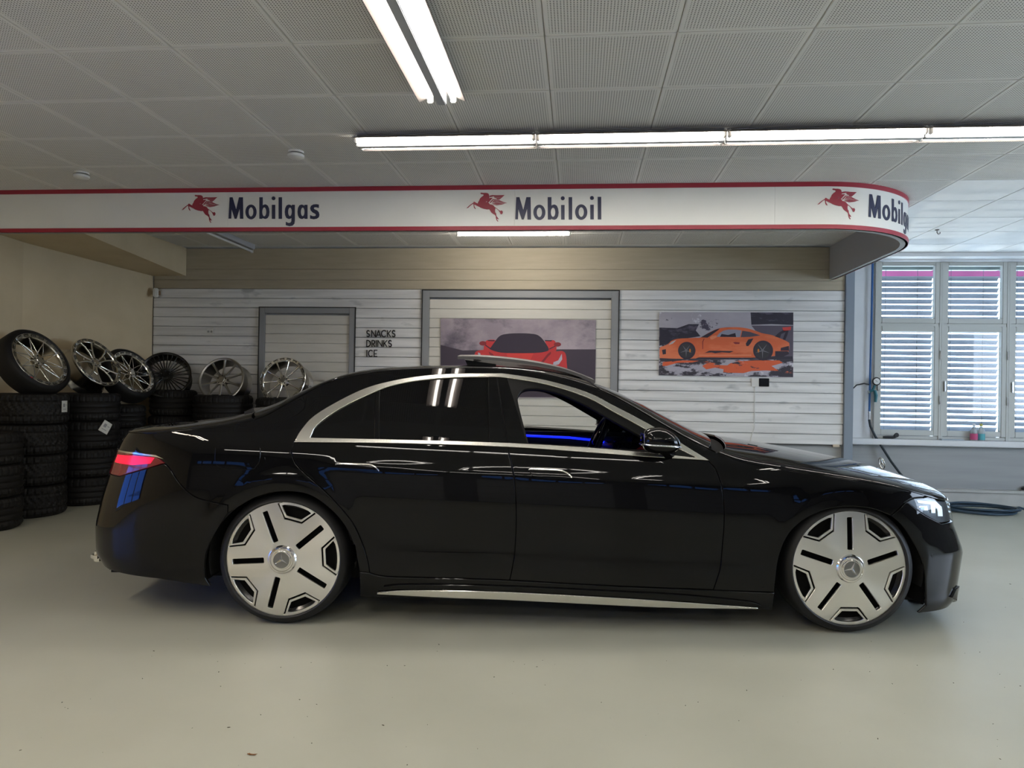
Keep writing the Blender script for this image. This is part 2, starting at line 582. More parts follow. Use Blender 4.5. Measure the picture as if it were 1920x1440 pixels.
# ---------------------------------------------------------------- windows on the right with outside blinds
frame_w = mat('white_window_frame', (.50, .51, .48), .45)
def clear_glass(name, tint=(1, 1, 1), gloss=.08):
    if name in MATS: return MATS[name]
    m = bpy.data.materials.new(name); m.use_nodes = True
    n, l = m.node_tree.nodes, m.node_tree.links
    for q in list(n):
        if q.type != 'OUTPUT_MATERIAL': n.remove(q)
    out = [q for q in n if q.type == 'OUTPUT_MATERIAL'][0]
    t = n.new('ShaderNodeBsdfTransparent'); t.inputs[0].default_value = (*tint, 1)
    g_ = n.new('ShaderNodeBsdfGlossy'); g_.inputs['Roughness'].default_value = .02
    mx = n.new('ShaderNodeMixShader'); fr = n.new('ShaderNodeFresnel'); fr.inputs[0].default_value = 1.45
    ge = n.new('ShaderNodeNewGeometry'); sb = n.new('ShaderNodeMath'); sb.operation = 'SUBTRACT'; sb.inputs[0].default_value = 1.0; ml = n.new('ShaderNodeMath'); ml.operation = 'MULTIPLY'
    l.new(ge.outputs['Backfacing'], sb.inputs[1]); l.new(fr.outputs[0], ml.inputs[0]); l.new(sb.outputs[0], ml.inputs[1])
    l.new(ml.outputs[0], mx.inputs[0]); l.new(t.outputs[0], mx.inputs[1]); l.new(g_.outputs[0], mx.inputs[2]); l.new(mx.outputs[0], out.inputs[0])
    MATS[name] = m
    return m
glass = clear_glass('window_glass', (.94, .97, .97))
MB().box((lx(1.7) - .1, 1.7, 1.02), (.008, 2.4, 1.56)).build('pane', clear_glass('blue_curtain_glass', (.22, .34, .62)), C.objects['window_9'])
for fo, x, w in tinted:
    MB().box((x, -5.28, 2.15), (w, .008, .28)).build('pane', clear_glass('blue_tinted_glass', (.15, .23, .36)), fo)
    for j in range(4):
        MB().cham((x, -5.19, .25 + j * .46), (w, .03, .45), .01).build('door_panel', noise_mat('door_panel_grey', (.42, .42, .42), (.46, .46, .46), (1, 1, 1), .5), fo)
chrome_s = mat('satin_steel', (.6, .6, .6), .3, 1)
slat_m = mat('blind_aluminium', (.24, .26, .30), .45, .0)
pink = mat('pink_fascia_board', (.70, .16, .36), .6)
def sash(w, h, fr, mname, parent, cx, cz):
    mb = MB()
    o = 0.07
    mb.cham((cx - w / 2 + fr / 2, 0, cz), (fr, o, h), .006); mb.cham((cx + w / 2 - fr / 2, 0, cz), (fr, o, h), .006)
    mb.cham((cx, 0, cz + h / 2 - fr / 2), (w - 2 * fr, o, fr), .006); mb.cham((cx, 0, cz - h / 2 + fr / 2), (w - 2 * fr, o, fr), .006)
    s = mb.build('sash', frame_w, parent)
    MB().box((cx, .005, cz), (w - 2 * fr, .006, h - 2 * fr)).build('pane', glass, s)
    return s
slat_mesh = None
CW = .775
for k in range(4):
    x0 = WX0 + k * CW
    o = link('window_%d' % (k + 1), None); o.location = (x0 + CW / 2, WINW, 0); struct(o)
    o['label'] = ('casement window with outside blinds nearest the boarded wall', 'casement window second from the boarded wall', 'casement window third from the boarded wall, cut by the picture edge', 'casement window beyond the right picture edge')[k]
    mb = MB()
    for s in (-1, 1):
        mb.cham((s * (CW / 2 - .012), .03, 1.86), (.028, .14, 2.18), .003)
    for z in (.79, 2.165, 2.955):
        mb.cham((0, .03, z), (CW - .05, .12, .035 if z < 2.9 else .02), .003)
    mb.build('frame', frame_w, o)
    sash(.745, 1.335, .066, 'lower', o, 0, 1.482)
    sash(.745, .765, .062, 'upper', o, 0, 2.566)
    # fittings
    for z in (1.2, 1.75):
        MB().tube([(CW / 2 - .012, -.05, z), (CW / 2 - .012, -.05, z + .10)], .008, 8).build('hinge', chrome_s, o, 40)
    MB().cham((-CW / 2 + .04, -.05, 1.42), (.018, .03, .13), .006).build('handle', chrome_s, o)
    # blind outside the panes
    b = thing('window_blind', ('grey slatted blind outside the window nearest the boards', 'grey slatted blind outside the second window from the boards', 'grey slatted blind outside the window cut by the picture edge', 'grey slatted blind beyond the picture edge')[k], 'blind', (x0 + CW / 2, WINW + .16, 0), group='outside window blinds')
    rot = Matrix.Rotation(math.radians(-45), 3, 'X')
    for j in range(28):
        z = .83 + j * .0715
        if slat_mesh is None:
            mb = MB()
            prof = [(-.036, 0, -.004), (-.018, 0, .002), (0, 0, .004), (.018, 0, .002), (.036, 0, -.004)]
            vs = []
            for (yy, _, zz) in prof:
                for s in (-1, 1):
                    q = rot @ Vector((0, yy, zz)); vs.append((s * (CW / 2 - .02), q.y, q.z))
            for (yy, _, zz) in prof:
                for s in (-1, 1):
                    q = rot @ Vector((0, yy, zz + .002)); vs.append((s * (CW / 2 - .02), q.y, q.z))
            fs = [(2 * i, 2 * i + 1, 2 * i + 3, 2 * i + 2) for i in range(4)] + [(10 + 2 * i, 12 + 2 * i, 13 + 2 * i, 11 + 2 * i) for i in range(4)]
            fs += [(0, 10, 11, 1), (8, 9, 19, 18)]
            mb.add(vs, fs)
            so = mb.build('slat', slat_m, b); slat_mesh = so.data
        else:
            so = link('slat', slat_mesh, b)
        so.location = (0, 0, z)
    for xx in (-.19, .19):
        MB().tube([(xx, .0, .8), (xx, .0, 2.87)], .0025, 6).build('cord', mat('blind_cord', (.15, .16, .18), .6), b, 40)
    MB().cham((0, .02, 2.90), (CW - .02, .10, .07), .006).build('headrail', mat('headrail_grey', (.35, .42, .42), .5), b)
struct(MB().cham((5.2, WINW + .42, 2.90), (3.6, .05, .19), .004).build('trim_4', pink))
# spot lamp added outside to throw sun glints through the slats on the ceiling
gl_d = bpy.data.lights.new('sun_glint_stand_in', 'SPOT'); gl_d.energy = 120; gl_d.spot_size = math.radians(34); gl_d.spot_blend = .2; gl_d.shadow_soft_size = .015; gl_d.color = (1, .97, .9)
gl_o = link('sun_glint_stand_in', gl_d); gl_o.location = (4.2, 11.2, .35)
gl_o.rotation_euler = (Vector((4.1, 7.4, 3.0)) - Vector((4.2, 11.2, .35))).to_track_quat('-Z', 'Y').to_euler()
# the yard outside
yard = struct(MB().box((4, 17.5, -.12), (40, 15, .1)).build('yard_ground', mat('yard_concrete', (.55, .55, .53), .8)))
yf = struct(MB().box((0, -13, -.12), (40, 15, .1)).build('forecourt_ground', mat('yard_concrete', (.55, .55, .53), .8)))
# ================================================================== FLUORESCENT LIGHTS
tube_m = mat('fluorescent_tube', (1, 1, 1), .4, emit=(1.0, .95, .86), estr=TUBE_STRENGTH)
tube_new = mat('fluorescent_tube_new', (1, 1, 1), .4, emit=(1.0, .93, .82), estr=TUBE_STRENGTH * 2.6)
tube_warm_fill = mat('fluorescent_tube_warm_fill', (1, 1, 1), .4, emit=(1.0, .89, .72), estr=TUBE_STRENGTH * 2.6)
refl_m = mat('white_enamel_reflector', (.30, .265, .25), .5)
batten_m = mat('grey_batten', (.42, .43, .45), .5)
holder_m = mat('lampholder_plastic', (.75, .74, .70), .5)
def fixture(name, L, label, loc, rz, group=None, lit=True, single=False, tm=None):
    o = thing(name, label, 'light', loc, (0, 0, rz), group)
    # runs along local X, hangs under the ceiling; the tubes sit beside the channel, wings above them
    h = .06 if single else .078
    MB().cham((0, 0, -h / 2), (L, .06 if single else .05, h), .004).build('housing', batten_m, o)
    offs = [0.0] if single else [-.066, .066]
    for s in offs:
        zt = -.085 if single else -.050
        MB().tube([(-L / 2 + .025, s, zt), (L / 2 - .025, s, zt)], .0135, 12).build('tube', (tm or (tube_new if single else tube_m)) if lit else mat('unlit_tube', (.7, .7, .68), .3), o, 40)
        for e in (-1, 1):
            MB().cham((e * (L / 2 - .012), s, zt + .004), (.02, .032, .05), .005).build('lampholder', holder_m, o)
    for s in ((-1, 1) if not single else ()):
        mb = MB()
        a0_, b0_ = s * .025, s * .132
        vs = []
        for x in (-L / 2, L / 2):
            vs += [(x, a0_, -.012), (x, a0_ + s * .02, -.020), (x, b0_, -.058), (x, b0_ + s * .004, -.056), (x, a0_ + s * .02, -.014), (x, a0_, -.006)]
        mb.add(vs, [(i, (i + 1) % 6, 6 + (i + 1) % 6, 6 + i) for i in range(6)] + [(5, 4, 3, 2, 1, 0), (6, 7, 8, 9, 10, 11)])
        mb.build('reflector', refl_m, o)
    return o
for k in range(5):
    fixture('fluorescent_light', 1.205, ('twin tube ceiling light at the left end of the row above the red-edged sign', 'twin tube ceiling light second from the left in the row above the sign', 'twin tube ceiling light third from the left in the row above the sign', 'twin tube ceiling light at the right picture edge in the row above the sign', 'twin tube ceiling light continuing the row beyond the right picture edge')[k], (-1.50 + .59 + k * 1.212, 4.70, CEIL - .004), 0, 'twin tube lights in a row along the sign')
for k in range(2):
    fixture('fluorescent_light', 1.25, ('twin tube ceiling light pointing at the camera at the top of the picture', 'twin tube ceiling light above the camera')[k], (-.80, 4.02 - .63 - k * 2.5, CEIL - .004), math.pi / 2, 'twin tube lights in a row towards the camera')
for k in range(2):
    fixture('fluorescent_light', 1.5, ('twin tube ceiling light over the right half of the floor', 'twin tube ceiling light over the right half of the floor further back')[k], (3.4, 2.0 - k * 2.4, CEIL - .004), math.pi / 2, 'twin tube lights over the right bay')
for k in range(3):
    fixture('fluorescent_light', 1.205, ('left twin tube ceiling light in the short row behind the camera', 'middle twin tube ceiling light in the short row behind the camera', 'right twin tube ceiling light in the short row behind the camera')[k], (-.95 + k * 1.212, -.6, CEIL - .004), 0, 'twin tube lights in a row behind the camera')
for k in range(5):
    fixture('fluorescent_light', 1.205, ('leftmost added twin tube light in the rearmost ceiling row', 'second added twin tube light from the left in the rearmost ceiling row', 'middle added twin tube light in the rearmost ceiling row', 'fourth added twin tube light from the left in the rearmost ceiling row', 'rightmost added twin tube light in the rearmost ceiling row')[k], (-3.6 + k * 1.212, -3.3, CEIL - .004), 0, 'added twin tube lights in the rearmost row')  # extra unseen row, added to make up light on the dim left
for k in range(2):
    fixture('fluorescent_light', 1.5, ('twin tube ceiling light over the left part of the floor', 'twin tube ceiling light over the left floor further back, added as fill light')[k], (-3.9, 1.9 - k * 1.6, CEIL - .004), math.pi / 2, 'added fill lights over the left bay', tm=tube_warm_fill)  # unseen lamps added to brighten the left side of the room
p0, p1 = atZ(865, 444, 2.91), atZ(1065, 444, 2.91)
fixture('fluorescent_light', 1.2, 'single lit tube light under the ceiling behind the sign', ((p0[0] + p1[0]) / 2, 7.40, CEIL - .004), 0, single=True)
fixture('fluorescent_light', 1.2, 'unlit single tube light in the upper left behind the sign', (-3.95, 7.72, CEIL - .004), math.pi / 2, lit=False, single=True)
# smoke detectors
white_pl = mat('white_plastic', (.72, .72, .69), .45)
for (px, py, lab) in ((555, 288, 'round white smoke detector on the ceiling above the first word'), (153, 327, 'small white smoke detector on the ceiling at far left')):
    q = atZ(px, py, CEIL - .02)
    o = thing('smoke_detector', lab, 'smoke detector', (q[0], q[1], CEIL - .004), group='ceiling smoke detectors')
    MB().lathe([(0, 0), (.055, 0), (.055, -.014), (0, -.014)], 32).build('base', white_pl, o, 40)
    MB().lathe([(0, -.018), (.045, -.018), (.058, -.026), (.058, -.042), (.045, -.052), (0, -.054)], 32).build('cover', white_pl, o, 40)
    MB().lathe([(0, -.012), (.04, -.012), (.04, -.02), (0, -.02)], 24).build('vent', mat('dark_vent', (.08, .08, .08), .6), o, 40)
q = atZ(1757, 430, CEIL)
o = thing('ceiling_hook', 'small dark metal hook on the smooth ceiling beside the curved sign', 'hook', (q[0], q[1], CEIL - .004))
MB().lathe([(0, 0), (.02, 0), (.02, -.006), (0, -.006)], 16).build('plate', mat('dark_iron', (.08, .07, .06), .5, .6), o)
MB().tube([(0, 0, 0), (0, 0, -.03), (.012, 0, -.045), (.028, 0, -.04), (.03, 0, -.025)], .004, 8).build('hook', MATS['dark_iron'], o, 50)

# ================================================================== THE CURVED SIGN FASCIA
FY, FR, FX = 5.90, 1.0, 1.90
ZB, ZTOP = 2.622, 2.996
def fas_px(px, py):
    d = ray(px, py)
    q = d * (FY / d[1])
    if q[0] <= FX:
        return q[0], q[2] + CAMH
    # vertical cylinder round (FX, FY+FR)
    a = d[0] ** 2 + d[1] ** 2
    b = -2 * (d[0] * FX + d[1] * (FY + FR))
    c = FX ** 2 + (FY + FR) ** 2 - FR ** 2
    D = b * b - 4 * a * c
    t_ = (-b - math.sqrt(max(D, 0))) / (2 * a)
    q = d * t_
    ang = math.atan2(q[0] - FX, FY + FR - q[1])
    return FX + ang * FR, q[2] + CAMH
def fas(rad=0.0):
    def S(s, z):
        s = np.asarray(s, float)
        arc = np.clip((s - FX) / FR, 0, math.pi / 2)
        past = np.clip(s - FX - FR * math.pi / 2, 0, None)
        nx, ny = np.sin(arc), -np.cos(arc)
        x = np.where(s < FX, s, FX) + nx * FR
        y = FY + FR + ny * FR + past
        P = np.stack([x, y, z], 1); N = np.stack([nx, ny, np.zeros_like(nx)], 1)
        return P, N
    return S
S_F = fas()
SEND = FX + FR * math.pi / 2 + (BACK - FY - FR) - .02
sign_white = noise_mat('sign_white_enamel', (.74, .74, .70), (.78, .78, .74), (1, 1, 1), .32, 3, nscale=1.5)
sign_red = mat('sign_red', (.33, .022, .042), .4)
navy = mat('navy_vinyl', (.016, .02, .06), .35)
maroon = mat('pegasus_red', (.30, .03, .05), .35)
sign = thing('filling_station_sign', 'long white filling station fascia sign with red edges and a curved right end', 'sign', (-1.2, FY, ZB))
def fparent(o):
    o.parent = sign
    o.matrix_parent_inverse = Matrix.Translation(sign.location).inverted()
    return o
def frect(s0, s1, z0, z1):
    return [(s0, z0), (s1, z0), (s1, z1), (s0, z1)]
s1_, s2_, s3_ = fas_px(428, 390)[0], fas_px(965, 390)[0], fas_px(1453, 385)[0]
cuts = [-5.80, s1_, s2_, s3_, SEND]
for a, b in zip(cuts[:-1], cuts[1:]):
    fparent(lift('panel', [frect(a + .0008, b - .0008, ZB, ZTOP)], S_F, sign_white, thick=.02, seg=.05, grid=.08))
for z0, z1 in ((ZB, ZB + .034), (ZTOP - .036, ZTOP)):
    fparent(lift('red_edging', [frect(-5.80, SEND, z0, z1)], S_F, sign_red, off=.006, thick=.006, seg=.05))
fparent(lift('backing', [frect(-5.80, SEND, ZB, ZTOP)], lambda s, z: (S_F(s, z)[0] - S_F(s, z)[1] * .06, -S_F(s, z)[1]), mat('grey_backing', (.40, .40, .395), .6), off=0, thick=.0, seg=.05, grid=.1, flip=True))
fparent(lift('underside', [frect(-5.80, SEND, 0, .06)], lambda s, w: (S_F(s, np.full(len(s), ZB))[0] - S_F(s, w)[1] * np.asarray(w)[:, None], np.tile([[0, 0, -1.0]], (len(s), 1))), MATS['grey_backing'], thick=0, seg=.05, flip=True))
# ---- lettering: glyphs measured on the first word (6x crop), in sign coordinates
def g6(pts):
    return [(320 + x / 6, 340 + y / 6) for x, y in pts]
def ell(cx, cy_, rx, ry, n=28, a0=0, a1=360):
    return [(cx + rx * math.cos(math.radians(a0 + (a1 - a0) * i / n)), cy_ + ry * math.sin(math.radians(a0 + (a1 - a0) * i / n))) for i in range(n)]
def rect(x0, y0, x1, y1):
    return [(x0, y0), (x1, y0), (x1, y1), (x0, y1)]
GL = {
    'M': [[(665, 180), (698, 180), (738, 318), (770, 180), (814, 180), (818, 422), (781, 422), (777, 308), (742, 422), (721, 422), (686, 312), (682, 420), (653, 420)]],
    'o': [ell(905, 345, 63, 83), ell(905, 345, 27, 52)],
    'b': [[(999, 180), (1037, 180), (1037, 272), (1052, 262), (1072, 260), (1094, 274), (1107, 305), (1112, 345), (1107, 385), (1092, 413), (1070, 424), (1048, 420), (1037, 412), (1030, 422), (999, 422)], ell(1054, 344, 23, 50)],
    'i': [rect(1140, 265, 1177, 423), ell(1158, 192, 21, 21, 20)],
    'l': [rect(1216, 180, 1253, 423)],
    'g': [[(1398, 265), (1398, 440), (1392, 478), (1370, 500), (1335, 505), (1296, 494), (1297, 455), (1325, 468), (1348, 466), (1360, 448), (1360, 412), (1345, 422), (1325, 424), (1303, 412), (1289, 382), (1285, 345), (1290, 303), (1305, 273), (1328, 262), (1350, 266), (1362, 276), (1366, 265)], ell(1343, 344, 21, 48)],
    'a': [[(1540, 265), (1540, 423), (1508, 423), (1503, 411), (1488, 423), (1466, 424), (1446, 412), (1432, 382), (1428, 345), (1433, 303), (1448, 273), (1470, 262), (1492, 266), (1504, 277), (1508, 265)], ell(1486, 344, 21, 48)],
    's': [[(1668, 262), (1668, 301), (1640, 292), (1618, 293), (1610, 303), (1618, 314), (1650, 328), (1668, 348), (1675, 378), (1668, 404), (1645, 421), (1610, 427), (1570, 420), (1570, 380), (1598, 392), (1625, 392), (1636, 381), (1628, 367), (1596, 350), (1576, 328), (1570, 302), (1580, 276), (1606, 261), (1640, 258)]],
}
LEFT = {'M': 653, 'o': 842, 'b': 999, 'i': 1140, 'l': 1216, 'g': 1285, 'a': 1428, 's': 1568}
GS = {}
for ch, loops in GL.items():
    GS[ch] = [np.array([fas_px(*q) for q in g6(L)]) for L in loops]
adv = {ch: fas_px(320 + LEFT[ch] / 6, 390)[0] for ch in LEFT}
z_ref = 0
def word(text, s_left, lefts, dz, label):
    e = link('word', None); fparent(e)
    e.matrix_parent_inverse = Matrix.Identity(4); e.location = (0, 0, 0)
    for ch, s0 in zip(text, lefts):
        L = [l_ + np.array([s0 - adv[ch], dz]) for l_ in GS[ch]]
        o = lift('letter', L, S_F, navy, off=.0035, thick=.003, seg=.03)
        o.parent = e
        o.matrix_parent_inverse = Matrix.Translation(sign.location).inverted()
    e['label'] = label
    return e
m1 = adv['M']
lay1 = [adv[c] for c in 'Mobilgas']
word('Mobilgas', m1, lay1, 0, 'navy lettering Mobilgas on the left of the sign')
def g6b(x): return fas_px(860 + x / 6, 390)[0]
word('Mobiloil', None, [g6b(x) for x in (636, 840, 1003, 1152, 1237, 1310, 1480, 1564)], fas_px(860 + 636 / 6, 340 + 430 / 6)[1] - fas_px(320 + 653 / 6, 340 + 422 / 6)[1], 'navy lettering Mobiloil in the middle of the sign')
sM = fas_px(1628, 395)[0]
word('Mobilgas', None, [sM + (a - m1) for a in lay1], 0.0, 'navy lettering Mobilgas bending round the curved end of the sign')
# ---- winged horse emblem (13.7x crop of the first one)
def g13(pts):
    return [(320 + x / 13.714, 340 + y / 13.714) for x, y in pts]
HB = [(620, 365), (640, 350), (690, 358), (740, 355), (790, 362), (820, 380), (832, 420), (838, 470), (830, 500), (790, 545), (760, 575), (735, 580), (790, 585), (830, 610), (845, 640), (890, 645), (935, 668), (962, 705), (985, 722), (1020, 745), (1065, 785), (1100, 805), (1130, 790), (1155, 825), (1145, 870), (1120, 888), (1095, 872), (1090, 845), (1060, 800), (1010, 750), (975, 735), (968, 790), (975, 840), (995, 862), (1000, 910), (1015, 945), (1040, 975), (1060, 1005), (1040, 1010), (1025, 995), (1015, 1010), (1030, 1035), (1048, 1058), (1030, 1065), (1005, 1035), (990, 985), (985, 930), (960, 895), (915, 870), (880, 840), (850, 790), (830, 762), (780, 765), (700, 750), (630, 725), (590, 700), (545, 680), (500, 655), (480, 640), (478, 680), (495, 720), (515, 755), (490, 750), (465, 715), (458, 640), (455, 625), (420, 640), (370, 685), (330, 725), (290, 738), (320, 705), (375, 655), (430, 615), (455, 600), (460, 580), (480, 575), (515, 600), (560, 620), (565, 590), (590, 550), (610, 500), (650, 455), (690, 430), (700, 405), (680, 390), (640, 390)]
WINGS = [
    [(840, 425), (900, 412), (1020, 415), (1198, 412), (1165, 440), (940, 440), (860, 460), (838, 455)],
    [(945, 445), (1160, 445), (1130, 475), (950, 465)], [(945, 470), (1125, 480), (1095, 505), (1000, 492)], [(1010, 498), (1090, 510), (1070, 528), (1015, 515)],
    [(800, 520), (850, 480), (915, 480), (880, 520), (820, 590), (770, 598), (775, 570)],
    [(850, 585), (920, 510), (1000, 512), (1060, 530), (930, 530), (880, 590), (845, 615)],
    [(895, 585), (945, 540), (1075, 540), (1180, 585), (1255, 605), (1180, 598), (1000, 560)],
    [(890, 598), (990, 570), (1170, 605), (1250, 608), (1170, 620), (1000, 595)], [(890, 612), (1000, 603), (1165, 626), (1200, 625), (1120, 645), (1000, 635)], [(895, 626), (1000, 642), (1110, 650), (1010, 664), (930, 645)],
]
EMB = [np.array([fas_px(*q) for q in g13(L)]) for L in [HB] + WINGS]
em0 = fas_px(320 + 290 / 13.714, 390)[0]
def emblem(ds, dz, label):
    e = link('winged_horse_emblem', None); e.parent = sign; e['label'] = label
    for k, L in enumerate(EMB):
        o = lift('horse_body' if k == 0 else 'feather', [L + np.array([ds, dz])], S_F, maroon, off=.0032, thick=.0027, seg=.03)
        o.parent = e
        o.matrix_parent_inverse = Matrix.Translation(sign.location).inverted()
emblem(0, 0, 'dark red winged horse beside the first word')
emblem(fas_px(860 + 88 / 6, 390)[0] - em0, -.004, 'dark red winged horse before the middle word')
emblem(fas_px(1500 + 232 / 7.2, 390)[0] - em0, .004, 'faded red winged horse before the curved end')

# ================================================================== WALL LETTERING AND BANNERS
black_vinyl = mat('black_vinyl', (.012, .012, .012), .4)
def arcp(cx, cy_, rx, ry, a0, a1, n=14):
    return [(cx + rx * math.cos(math.radians(a0 + (a1 - a0) * i / n)), cy_ + ry * math.sin(math.radians(a0 + (a1 - a0) * i / n))) for i in range(n + 1)]
STK = {  # strokes in a unit box, y up
    'S': [arcp(.5, .74, .42, .26, 30, 270) + arcp(.5, .24, .45, .24, 90, -150)],
    'N': [[(0, 0), (0, 1), (1, 0), (1, 1)]],
    'A': [[(0, 0), (.5, 1), (1, 0)], [(.14, .28), (.86, .28)]],
    'C': [arcp(.55, .5, .55, .5, 50, 310, 24)],
    'K': [[(0, 0), (0, 1)], [(1, 1), (0, .38)], [(.25, .55), (1, 0)]],
    'D': [[(0, 0), (0, 1)] + arcp(.15, .5, .85, .5, 90, -90, 16) + [(0, 0)]],
    'R': [[(0, 0), (0, 1)] + arcp(.4, .72, .55, .28, 90, -90, 12) + [(0, .44)], [(.4, .44), (1, 0)]],
    'I': [[(0, 0), (0, 1)]],
    'E': [[(1, 1), (0, 1), (0, 0), (1, 0)], [(0, .42), (.8, .42)]],
}
def stroke_mesh(strokes, x0, z0, w, h, t_, Y):
    mb = MB()
    for st in strokes:
        P = [(x0 + a * w, z0 + b * h) for a, b in st]
        for (a, b), (c, d) in zip(P[:-1], P[1:]):
            L = math.hypot(c - a, d - b) or 1e-6
            nx, nz = -(d - b) / L * t_ / 2, (c - a) / L * t_ / 2
            ex, ez = (c - a) / L * t_ * .35, (d - b) / L * t_ * .35
            q = [(a - ex + nx, b - ez + nz), (a - ex - nx, b - ez - nz), (c + ex - nx, d + ez - nz), (c + ex + nx, d + ez + nz)]
            vs = [(u, Y, v) for u, v in q] + [(u, Y + .003, v) for u, v in q]
            mb.add(vs, [(0, 1, 2, 3), (7, 6, 5, 4), (0, 4, 5, 1), (1, 5, 6, 2), (2, 6, 7, 3), (3, 7, 4, 0)])
    return mb
LY = BACK - .012
def z362(x, y):
    q = atY(270 + x / 3.6226, 530 + y / 3.6226, LY); return q[0], q[2]
for wd, rows, spans, lab in (('SNACKS', (325, 367), ((1512, 1532), (1545, 1573), (1578, 1608), (1613, 1645), (1653, 1675), (1685, 1706)), 'black wall lettering reading SNACKS, top of three words'),
                             ('DRINKS', (392, 434), ((1512, 1538), (1548, 1568), (1577, 1577), (1588, 1618), (1628, 1650), (1660, 1682)), 'black wall lettering reading DRINKS, middle of three words'),
                             ('ICE', (459, 501), ((1513, 1513), (1525, 1553), (1563, 1583)), 'black wall lettering reading ICE, lowest of three words')):
    q0 = z362(spans[0][0], rows[1])
    o = thing('wall_lettering', lab, 'lettering', (q0[0], LY, q0[1]), group='snack bar words on the boards')
    for ch, (a, b) in zip(wd, spans):
        p0 = z362(a, rows[1]); p1 = z362(b, rows[0])
        lt = stroke_mesh(STK[ch], p0[0], p0[1], p1[0] - p0[0], p1[1] - p0[1], .0115, LY).build('letter', black_vinyl, o)
        lt.matrix_parent_inverse = Matrix.Translation(o.location).inverted()
# ---- banners
def splat(name, base, layers, gx=1.0):
    m = mat(name, base, .55)
    n, l, p = nodes_of(m)
    tc = n.new('ShaderNodeTexCoord')
    cur = None
    for k, (col, sc, nsc, lo, hi, off) in enumerate(layers):
        mp = n.new('ShaderNodeMapping'); mp.inputs['Scale'].default_value = sc; mp.inputs['Location'].default_value = off
        nz = n.new('ShaderNodeTexNoise'); nz.inputs['Scale'].default_value = nsc; nz.inputs['Detail'].default_value = 7; nz.inputs['Roughness'].default_value = .65
        rp = n.new('ShaderNodeValToRGB'); rp.color_ramp.elements[0].position = lo; rp.color_ramp.elements[1].position = hi
        mx = n.new('ShaderNodeMixRGB'); mx.inputs[2].default_value = (*col, 1)
        l.new(tc.outputs['Object'], mp.inputs[0]); l.new(mp.outputs[0], nz.inputs[0]); l.new(nz.outputs[0], rp.inputs[0]); l.new(rp.outputs[0], mx.inputs[0])
        if cur is None: mx.inputs[1].default_value = (*base, 1)
        else: l.new(cur, mx.inputs[1])
        cur = mx.outputs[0]
    l.new(cur, p.inputs['Base Color'])
    return m
BY = BACK - .012
def banner(name, label, corners, m, Y):
    o = thing(name, label, 'banner', tuple(atY(*corners[3], Y)), group=None)
    q = lift('fabric', [px_loop(corners, Y)], flat(Y), m, o, thick=.004)
    q.matrix_parent_inverse = Matrix.Translation(o.location).inverted()
    def pr(nm, pts, mm, k=1, sm=0, lab=None):
        if sm: pts = smooth_line(list(pts) + [pts[0]], sm)[:-1]
        z = lift(nm, [px_loop(pts, Y)], flat(Y), mm, o, off=.0006 * k, thick=.0005)
        z.matrix_parent_inverse = Matrix.Translation(o.location).inverted()
        return z
    return o, pr
b1_m = splat('smoky_print', (.28, .235, .28), [((.42, .36, .40), (1, 1, 1.2), 1.6, .42, .6, (3, 1, 2)), ((.10, .085, .115), (.9, 1, 1.4), 1.9, .5, .66, (0, 0, .6)), ((.36, .33, .37), (5, 1, 5), 2, .62, .75, (1, 2, 0))])
def k48(pts): return [(780 + x / 4.8, 530 + y / 4.8) for x, y in pts]
o, pr = banner('car_banner', 'smoky purple banner with a red sports car seen head on', [(826, 597), (1117.5, 600), (1115, 746), (826, 745)], b1_m, BACK - .018)
red1 = mat('print_red', (.50, .035, .04), .5); red2 = mat('print_bright_red', (.62, .05, .045), .5); dred = mat('print_dark_red', (.22, .02, .03), .5); dark1 = mat('print_purple_black', (.028, .020, .038), .5)
pr('print_ground', k48([(222, 560), (420, 610), (900, 600), (1400, 600), (1618, 600), (1610, 1030), (222, 1030)]), mat('print_dusk', (.052, .040, .060), .55), 1)
pr('print_rear_wing', k48([(608, 612), (615, 560), (640, 518), (720, 522), (665, 610)]), red1, 2, 3)
pr('print_rear_wing', k48([(1160, 524), (1240, 518), (1262, 560), (1258, 618), (1200, 612)]), red1, 2, 3)
pr('print_car_body', k48([(528, 760), (528, 645), (552, 614), (600, 606), (660, 604), (760, 612), (930, 622), (1100, 612), (1200, 604), (1260, 618), (1318, 616), (1348, 645), (1356, 720), (1350, 800), (1230, 830), (930, 860), (650, 830)]), red1, 3, 3)
pr('print_windscreen', k48([(662, 598), (700, 545), (748, 484), (810, 462), (930, 455), (1060, 462), (1112, 482), (1152, 525), (1196, 598), (1160, 622), (1058, 633), (812, 633), (720, 620)]), dark1, 4, 3)
pr('print_bonnet', k48([(812, 635), (1058, 635), (1012, 735), (850, 735)]), red2, 4)
pr('print_vent', k48([(655, 620), (690, 640), (770, 745), (745, 745), (680, 665), (660, 640)]), dred, 5)
pr('print_vent', k48([(1215, 620), (1185, 640), (1100, 745), (1125, 745), (1190, 665), (1215, 640)]), dred, 5)
pr('print_headlamp', k48([(556, 628), (578, 636), (592, 690), (570, 690)]), mat('print_lamp', (.42, .42, .5), .5), 5)
pr('print_headlamp', k48([(1312, 640), (1316, 690), (1285, 735), (1232, 748), (1238, 715), (1280, 700)]), mat('print_lamp', (.42, .42, .5), .5), 5)
pr('print_wing_mirror', k48(ell(602, 546, 32, 20, 20)), dred, 5); pr('print_wing_mirror', k48(ell(1274, 556, 32, 20, 20)), dred, 5)
pr('print_mirror_arm', k48([(625, 556), (632, 562), (672, 590), (668, 598), (622, 566)]), dark1, 5); pr('print_mirror_arm', k48([(1250, 566), (1244, 572), (1198, 594), (1202, 602), (1254, 574)]), dark1, 5)
